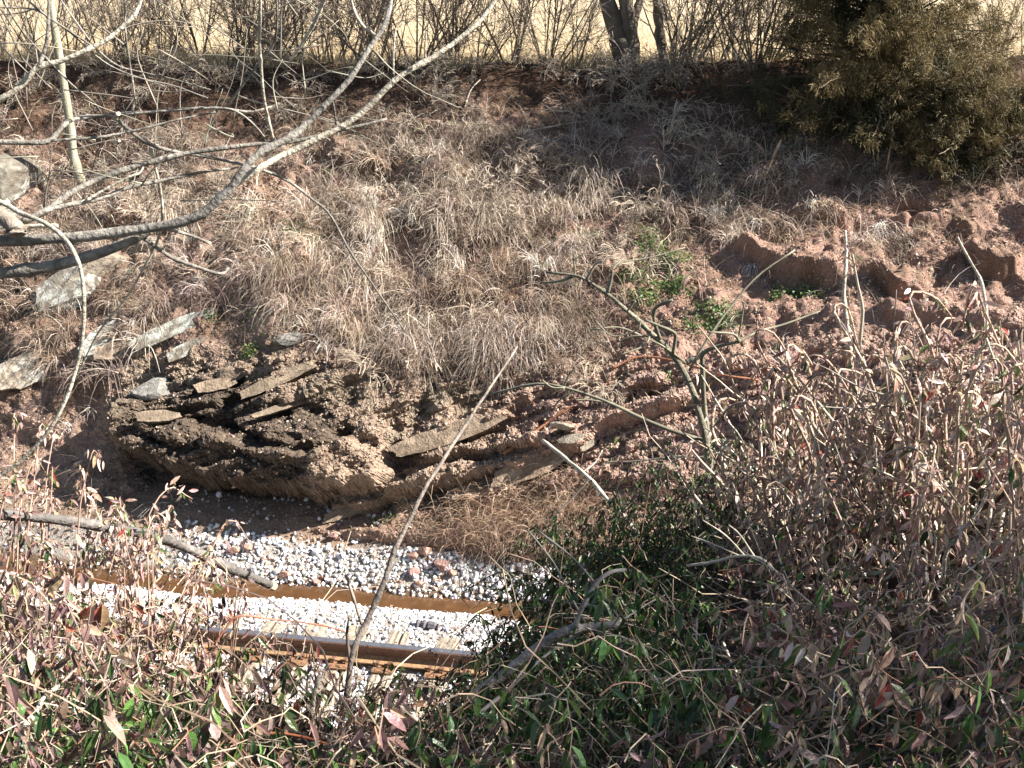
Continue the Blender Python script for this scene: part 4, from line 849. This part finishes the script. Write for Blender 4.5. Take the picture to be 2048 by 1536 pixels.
stick([(1375,1131),(1430,1122),(1480,1112),(1530,1120),(1570,1160),(1620,1210),(1680,1250)], [2.9,2.7], 7, 5, "thin pale arched twig over the shaded mound", PALEW, "twig_arch", "twig", subs=[([(1480,1112),(1430,1090),(1382,1072)], [2.85,2.9], 4, 2), ([(1490,1112),(1450,1070),(1405,1040)], [2.85,2.9], 4, 2), ([(1510,1115),(1480,1070),(1458,1050)], [2.85,2.9], 4, 2), ([(1580,1170),(1560,1120),(1545,1070)], [2.75,2.8], 4, 2)])
stick([(1640,1560),(1720,1470),(1790,1405),(1850,1350),(1920,1300),(2070,1205)], [2.35,2.6], 20, 13, "dark grey limb lying across the leaves at lower right", (.125,.125,.13), subs=[([(1780,1412),(1860,1422),(1980,1432)], [2.4,2.5], 9, 4)])
stick([(2070,1560),(2035,1500),(2010,1440),(1985,1392)], [2.2,2.3], 14, 7, "pale forked stick at the lower right corner", PALEW, "stick", "stick")
stick([(1372,1510),(1375,1400),(1388,1330),(1396,1235)], [2.5,2.8], 6, 4, "thin upright pale twig in front of the shaded mound", PALEW, "thin_stick", "stick")
stick([(1440,1285),(1460,1330),(1490,1380),(1520,1395)], [2.9,2.7], 7, 4, "short pale twig leaning on the shaded mound", PALEW, "thin_stick", "stick")
stick([(1965,1520),(1972,1420),(1975,1330),(1990,1270)], [2.3,2.5], 6, 4, "thin upright twig at the lower right near the dark limb", PALEW, "thin_stick", "stick")
stick([(40,1460),(70,1430),(100,1390),(120,1368)], [2.3,2.5], 13, 8, "short pale stick lying in the leaves at lower left", PALEW, "stick", "stick", subs=[([(45,1452),(52,1480),(55,1500)], [2.3,2.3], 6, 4)])
stick([(625,1428),(632,1390),(642,1350)], [2.75,2.8], 12, 10, "short broken upright stick below the rail", PALEW, "stick", "stick")
stick([(170,1320),(220,1305),(280,1292)], [2.9,2.95], 13, 8, "tan stick lying flat in the leaves left of the rail", BRNW, "stick", "stick")
stick([(285,1545),(292,1480),(285,1430),(270,1395)], [2.05,2.2], 16, 7, "brown curled dead stem at the bottom edge", (.33,.22,.13), "stem", "stem")
stick([(480,1482),(540,1470),(600,1472),(660,1488),(700,1500)], [2.35,2.3], 6, 5, "orange red runner arching over the bottom leaves", (.50,.17,.08), "runner", "vine runner")
stick([(430,1290),(450,1260),(480,1230),(560,1240),(640,1252),(690,1262)], [2.9,3.0], 4, 3, "thin red runner looping in front of the rail", (.50,.19,.11), "runner", "vine runner")
stick([(1085,880),(1130,915),(1180,955),(1220,1005),(1270,1060),(1300,1110)], [6.4,5.0], 7, 9, "pale bare stem leaning from the mound towards the white rock", PALEW, "stem", "stem", subs=[([(1165,945),(1190,925),(1205,900)], [6.0,6.1], 3, 2), ([(1180,955),(1150,990),(1090,1050)],[5.9,5.9],4,2)])
stick([(1440,905),(1400,915),(1350,912),(1280,922),(1210,925)], [5.2,5.9], 5, 3, "thin pale twig reaching left from the dark sapling", PALEW, "thin_stick", "stick")
# dark sapling on the right
sp_l = stick([(1450,1080),(1432,985),(1422,925),(1412,870),(1400,820),(1380,770),(1350,715),(1300,660),(1260,625),(1220,590),(1182,565),(1150,552),(1090,546)], [4.9,5.3,5.4], 19, 4, "dark lichen-barked sapling leaning left over the red bank", (.20,.185,.13), "sapling", "sapling", n=40, subs=[
  ([(1420,905),(1409,820),(1405,740),(1406,708),(1432,694),(1475,684)], [5.2,5.1], 13, 7), ([(1475,684),(1520,662),(1570,648),(1640,622)], [5.1,5.3], 6, 3), ([(1476,684),(1483,640),(1488,608)], [5.1,5.1], 5, 3), ([(1478,682),(1465,668),(1415,664)], [5.1,5.0], 7, 4), ([(1378,742),(1420,670),(1470,602),(1520,548),(1590,500)], [5.1,5.4], 6, 3),
  ([(1372,725),(1400,712),(1408,700)], [5.2,5.2], 12, 8), ([(1418,885),(1340,860),(1280,835),(1220,806),(1150,781),(1090,768),(1040,773),(955,796)], [5.2,5.6], 9, 4), ([(1130,776),(1105,775),(1090,765),(1085,760)], [5.4,5.4], 4, 3), ([(1150,781),(1120,800),(1105,820)], [5.5,5.5], 4, 3), ([(1125,778),(1140,748),(1152,738)], [5.5,5.5], 4, 3), ([(1220,806),(1180,800),(1150,800)], [5.5,5.5], 4, 3),
  ([(1345,710),(1350,680),(1348,665),(1320,652),(1290,640)], [5.2,5.1], 8, 5), ([(1370,725),(1330,695),(1300,680),(1240,655),(1180,660)], [5.3,5.2], 5, 3), ([(1315,675),(1270,672),(1235,684)], [5.2,5.2], 5, 3), ([(1300,662),(1290,690),(1240,710)], [5.2,5.1], 5, 3), ([(1255,622),(1270,600),(1250,610)], [5.2,5.2], 4, 2), ([(1215,585),(1222,560),(1225,540)], [5.3,5.3], 9, 5), ([(1225,540),(1240,525),(1300,515),(1370,495)], [5.3,5.5], 4, 2), ([(1172,562),(1190,530),(1205,520)], [5.3,5.3], 6, 4),
  ([(1148,552),(1120,562),(1080,566)], [5.4,5.5], 8, 4), ([(1150,555),(1148,520),(1145,490)], [5.4,5.4], 4, 2), ([(1148,520),(1170,505)],[5.4,5.4],4,2), ([(1280,640),(1275,660),(1225,672),(1190,640)], [5.2,5.2], 4, 2), ([(1320,678),(1308,640),(1312,615),(1345,600)], [5.2,5.1], 8, 7)])
# ------------------------------------------------------------------ the bare tree reaching in from the left
TG = (.20,.18,.15); TP = (.42,.375,.29)
lt0 = at(-330, 1300, 3.3)
ltree = empty("bare_tree", lt0, "bare tree whose grey limbs reach in from the left edge", "tree")
def lpart(nm, pts, Y, w0, w1, col=TG, n=30, cut=False):
    pts = np.array(pts, float); Y = np.interp(np.linspace(0, 1, len(pts)), np.linspace(0, 1, np.size(Y)), np.atleast_1d(Y))
    w0, w1 = w0 * .8, w1 * .75
    q, _ = limb(at(pts[:, 0], pts[:, 1], Y), 1, 1, n); q = q + .006 * np.stack([fbm(q + 9 * k, 5, 2, 3 + k) for k in range(3)], -1); dep = proj(q)[2]
    b = MB(); barktube(b, q - lt0, np.linspace(w0, w1, n) / 2 * dep / FPX, 8 if w0 > 8 else 6, tuple(np.array(col) * .8), tuple(np.clip(np.array(col) * 1.4, 0, .9)), .05)
    o = b.build(nm, M['bark'], ltree, True)
    if cut:
        t = norm(q[-1] - q[-2]); rr = w1 / 2 * dep[-1] / FPX; b = MB(); b.tubes(np.array([[q[-1] - t * rr, q[-1] + t * rr * .6]]) - lt0, [[rr * 1.15, rr * 1.05]], 9); b.build("cut_end", M['cut'], o)
lpart("trunk", [(-330,1420),(-320,900),(-290,500),(-270,100),(-250,-300),(-230,-800)], [3.3,3.4], 150, 80)
lpart("limb", [(-300,640),(-120,575),(0,548),(110,530),(200,505),(270,475),(305,455)], [3.4,3.5], 36, 24, cut=True)
lpart("limb", [(-295,560),(-100,490),(20,482),(150,473),(230,464),(330,452),(395,432),(432,405),(466,374),(484,345),(520,305),(560,286),(600,262),(650,208),(700,155),(745,85),(770,45),(784,-20),(790,-140)], [3.4,3.5,3.9], 30, 12, (.22,.20,.17), 50)
lpart("limb", [(436,402),(466,372),(520,336),(560,313),(640,276),(710,236),(800,155),(870,112),(940,60),(990,0),(1035,-70)], [3.6,4.1], 20, 11, TP, 40)
lpart("limb", [(-290,470),(-120,400),(-20,420),(30,452),(36,470)], [3.4,3.35], 50, 40, (.25,.21,.17))
lpart("limb", [(20,456),(85,426),(140,386),(200,356),(290,326),(400,301),(520,287),(600,280),(700,256),(775,237)], [3.4,3.9], 18, 7, TG, 36)
lpart("limb", [(45,442),(110,415),(200,396),(260,373),(330,358),(420,341),(475,333)], [3.4,3.8], 14, 6)
lpart("limb", [(170,401),(210,378),(260,352),(278,345),(286,333)], [3.5,3.6], 8, 5, TP)
lpart("limb", [(-280,300),(-120,285),(0,283),(88,284),(110,270),(132,245),(165,234),(230,229),(330,221),(430,214),(500,222),(545,213)], [3.4,3.8], 16, 6, TG, 40)
lpart("limb", [(100,282),(180,275),(260,262),(350,240),(430,222)], [3.5,3.7], 8, 5)
lpart("twig", [(400,215),(460,216),(500,240),(530,275),(545,290)], [3.7,3.8], 6, 4)
lpart("limb", [(230,232),(262,262),(300,288),(350,303),(420,313),(500,331),(570,360),(620,396),(660,430),(700,500),(740,560),(780,620),(812,668)], [3.6,4.1], 11, 4, TG, 36)
lpart("limb", [(-265,330),(-120,255),(0,197),(42,170),(76,134),(120,122),(170,102),(215,80),(250,52),(276,20),(292,-40)], [3.4,3.6], 18, 9, TP, 36)
lpart("limb", [(76,134),(90,92),(96,40),(99,-40)], [3.45,3.5], 11, 7)
lpart("twig", [(95,35),(180,90),(235,130),(290,145),(350,158),(420,178)], [3.5,3.7], 6, 3)
lpart("twig", [(95,35),(140,66),(190,110),(240,140),(330,172)], [3.5,3.6], 5, 3)
lpart("twig", [(90,30),(60,18),(0,15),(-60,10)], [3.5,3.5], 5, 3)
lpart("twig", [(95,35),(60,5),(30,-30)], [3.5,3.5], 6, 4)
lpart("twig", [(0,-10),(40,60),(85,110),(140,165),(190,205),(212,245),(240,285)], [3.5,3.7], 5, 3)
lpart("twig", [(-20,-10),(15,60),(40,110),(65,140),(90,165),(115,185)], [3.5,3.6], 4, 3)
lpart("limb", [(522,-60),(522,20),(521,80),(524,140),(530,200),(540,250),(549,286)], [3.6,3.75], 9, 8, TP)
lpart("twig", [(552,-20),(555,60),(540,100),(500,150),(452,212)], [3.6,3.8], 5, 6)
lpart("twig", [(250,-20),(253,60),(262,130),(268,190),(264,222)], [3.6,3.6], 5, 4)
lpart("twig", [(300,290),(310,330),(322,380),(326,430),(312,490),(280,550),(240,612),(200,662),(168,722),(150,760)], [3.7,3.9], 8, 5, TP)
lpart("limb", [(-290,420),(-100,360),(0,402),(40,425),(90,445),(130,475),(155,515),(166,560),(168,640),(156,720),(130,800),(90,870),(30,930),(-40,975)], [3.4,3.2,3.1], 14, 8, TP, 40)
lpart("limb", [(690,-40),(715,40),(752,73)], [3.8,3.85], 8, 9, TP)
lpart("limb", [(664,-40),(630,40),(600,92),(576,126)], [3.8,3.9], 10, 7, TP)
lpart("twig", [(788,150),(786,110),(788,75),(791,55)], [3.9,3.9], 7, 5, TP)
lpart("twig", [(851,115),(850,85),(851,62)], [3.9,3.9], 6, 4, TP)
lpart("twig", [(662,196),(668,220),(673,250)], [3.8,3.85], 7, 5)
lpart("limb", [(288,476),(340,512),(395,533),(440,545),(456,534)], [3.5,3.6], 10, 9)
lpart("limb", [(325,455),(380,470),(420,486)], [3.5,3.6], 10, 8, TG, 14, True)
lpart("limb", [(36,462),(62,452),(115,451)], [3.4,3.4], 12, 11, TP, 14)
for x0, y0, x1, y1, w_ in [(228,236,236,226,13), (478,350,488,347,13), (222,460,232,466,11), (340,460,352,446,12), (228,284,238,281,8)]:
    lpart("stub", [(x0,y0),((x0+x1)/2,(y0+y1)/2),(x1,y1)], [3.55,3.5], w_ * .9, w_ * .8, TP, 6, True)
tw_ = MB(); rt_ = np.random.default_rng(77); ch = [o for o in ltree.children if o.name.startswith('limb')]
P_, R_ = [], []
for _ in range(100):
    px, py = rt_.uniform(-40, 760), rt_.uniform(-40, 420); a_ = R(rt_.choice([rt_.uniform(-60, 10), rt_.uniform(120, 200), rt_.uniform(60, 100)])); l_ = rt_.uniform(60, 240); b_ = rt_.normal(0, 18); Y_ = rt_.uniform(3.5, 4.2)
    if px > 430 and py > 260 - .0 * px: continue
    pp = np.array([(px, py), (px + math.cos(a_) * l_ * .5 + b_, py - math.sin(a_) * l_ * .5 + b_ * .6), (px + math.cos(a_) * l_, py - math.sin(a_) * l_)])
    q, _ = limb(at(pp[:, 0], pp[:, 1], np.full(3, Y_)), 1, 1, 9); q = q + np.linspace(0, 1, 9)[:, None] * .05 * np.stack([fbm(q + 11 * _k + rt_.random() * 40, 3.5, 2, 3) for _k in range(3)], -1); P_.append(q - lt0); R_.append(np.linspace(.0030, .0010, 9) * rt_.uniform(.6, 1.1))
tw_.tubes(np.array(P_), np.array(R_), 5, pick(len(P_), [(.30,.27,.21),(.20,.18,.15),(.42,.38,.29)], None, .1)); tw_.build("fine_twigs", M['twig'], ltree, True)
# slender pale tree standing on the far slope at left
st_ = [(165,370),(150,325),(140,250),(128,170),(118,110),(105,30),(95,-60),(90,-200)]
pb, _ = on_bank(165, 372); stree = empty("slender_tree", pb, "slender pale trunk standing on the left slope behind the branches", "tree")
q, rr = limb(at(np.array([p[0] for p in st_]), np.array([p[1] for p in st_]), np.full(len(st_), pb[1])), 9 * 17 / FPX, 5 * 17 / FPX, 24); b = MB(); barktube(b, q - pb, rr, 8, (.32,.29,.2), (.48,.44,.33)); b.build("trunk", M['bark'], stree, True)
st2, br, tw = make_shrub(90, 4, 1.6, .8, .012); b = MB(); off = q[15] - pb; b.tubes([x[0] + off for x in br], [x[1] for x in br], 3, GR); b.tubes([x[0] + off for x in tw], [x[1] for x in tw], 3, GR); b.build("twigs", M['twig'], stree)
# ------------------------------------------------------------------ things lying on the far bank and ballast
def lying(name, pix, r0, r1, label, cat, m, lift=.03, n=20, k=8):
    pts = []
    for x, y in pix: p, nn = on_bank(x, y); pts.append(p + nn * lift)
    pts = np.array(pts); q, rr = limb(pts, r0, r1, n); base = q[0].copy(); b = MB(); barktube(b, q - base, rr, k, (.36,.31,.25), (.52,.46,.37), .05); o = b.build(name, m, None, True); o.location = base; return tag(o, label, cat)
lying("iron_bar", [(1003,900),(1140,814)], .017, .015, "straight rusty orange bar lying on the rocks", "iron bar", M['cable'], .06, 10)
lying("old_cable", [(1222,736),(1262,715),(1310,714),(1370,728),(1440,748),(1518,772)], .012, .012, "thin rusty cable curving across the bank behind the sapling", "cable", M['cable'], .05, 30)
for pix, r_, l in [([(840,310),(870,290),(885,275)], .025, "short thick stub log on the upper slope"), ([(815,420),(830,370),(850,340),(870,350)], .018, "bent pale branch on the upper slope near centre"), ([(1068,330),(1090,295),(1120,272)], .014, "dead stick leaning on the upper slope right of centre"), ([(760,490),(770,460),(782,455)], .016, "crooked pale stick among the grass left of centre"), ([(1112,700),(1170,690),(1215,680)], .014, "grey stick lying across the slope left of the sapling"),
      ([(790,460),(830,445),(860,440),(880,415)], .014, "knotty brown branch lying in the grass near centre"), ([(1005,435),(1015,420),(1025,405)], .022, "white weathered stub in the grass at centre"), ([(1228,345),(1255,335),(1262,345)], .012, "curved stick on the slope under the drooping brush"), ([(1215,240),(1160,245),(1100,255),(1050,265),(960,290)], .013, "long grey branch lying down the upper slope below the forked tree"), ([(930,215),(940,180),(960,160)], .012, "grey stick on the bank below the open shrubs")]:
    lying("dead_stick", pix, r_, r_ * .7, l, "stick", M['bark'], .05, 14)
def stalk(pix, label):
    p0, _ = on_bank(*pix[0]); q, rr = limb(at(np.array([p[0] for p in pix]), np.array([p[1] for p in pix]), np.full(len(pix), p0[1] - .1)), .012, .008, 14); rr[8:] *= 1.9; b = MB(); barktube(b, q - q[0], rr, 6, (.30,.22,.14), (.42,.32,.22), .2); o = b.build("dead_stalk", M['twig'], None, True); o.location = q[0]; tag(o, label, "weed stalk")
stalk([(1528,362),(1540,330),(1552,300),(1562,280)], "brown dead flower stalk on the slope left of the cedar")
stalk([(1772,345),(1778,310),(1784,280),(1788,262)], "brown dead flower stalk in front of the cedar foot")
# dark wood lump and chip on the ballast
def tiebit(px, py, l, w_, ang, label, col):
    z = -.02; dvec = rayd(px, py); t = (z - CAMZ) / dvec[2]; p = dvec * t + np.array([0, 0, CAMZ]); z = float(bedz((p - TO) @ TA, (p - TO) @ TN)) + w_ * .4; t = (z - CAMZ) / dvec[2]; p = dvec * t + np.array([0, 0, CAMZ])
    d_ = TA * math.cos(ang) + TN * math.sin(ang); b = MB(); q, rr = limb([-d_ * l / 2, -d_ * l * .15, d_ * l * .2, d_ * l / 2], w_ / 2, w_ * .35, 12); barktube(b, q, rr, 7, tuple(np.array(col) * .8), col, .18); o = b.build("wood_piece", M['bark'], None, False); o.location = p; tag(o, label, "wood")
tiebit(855, 1250, .24, .10, -.05, "dark chunk of old wood on the ballast above the rail", (.14,.13,.14))
tiebit(925, 1258, .26, .05, -.05, "long grey wood splinter on the ballast beside the dark chunk", (.36,.29,.26))
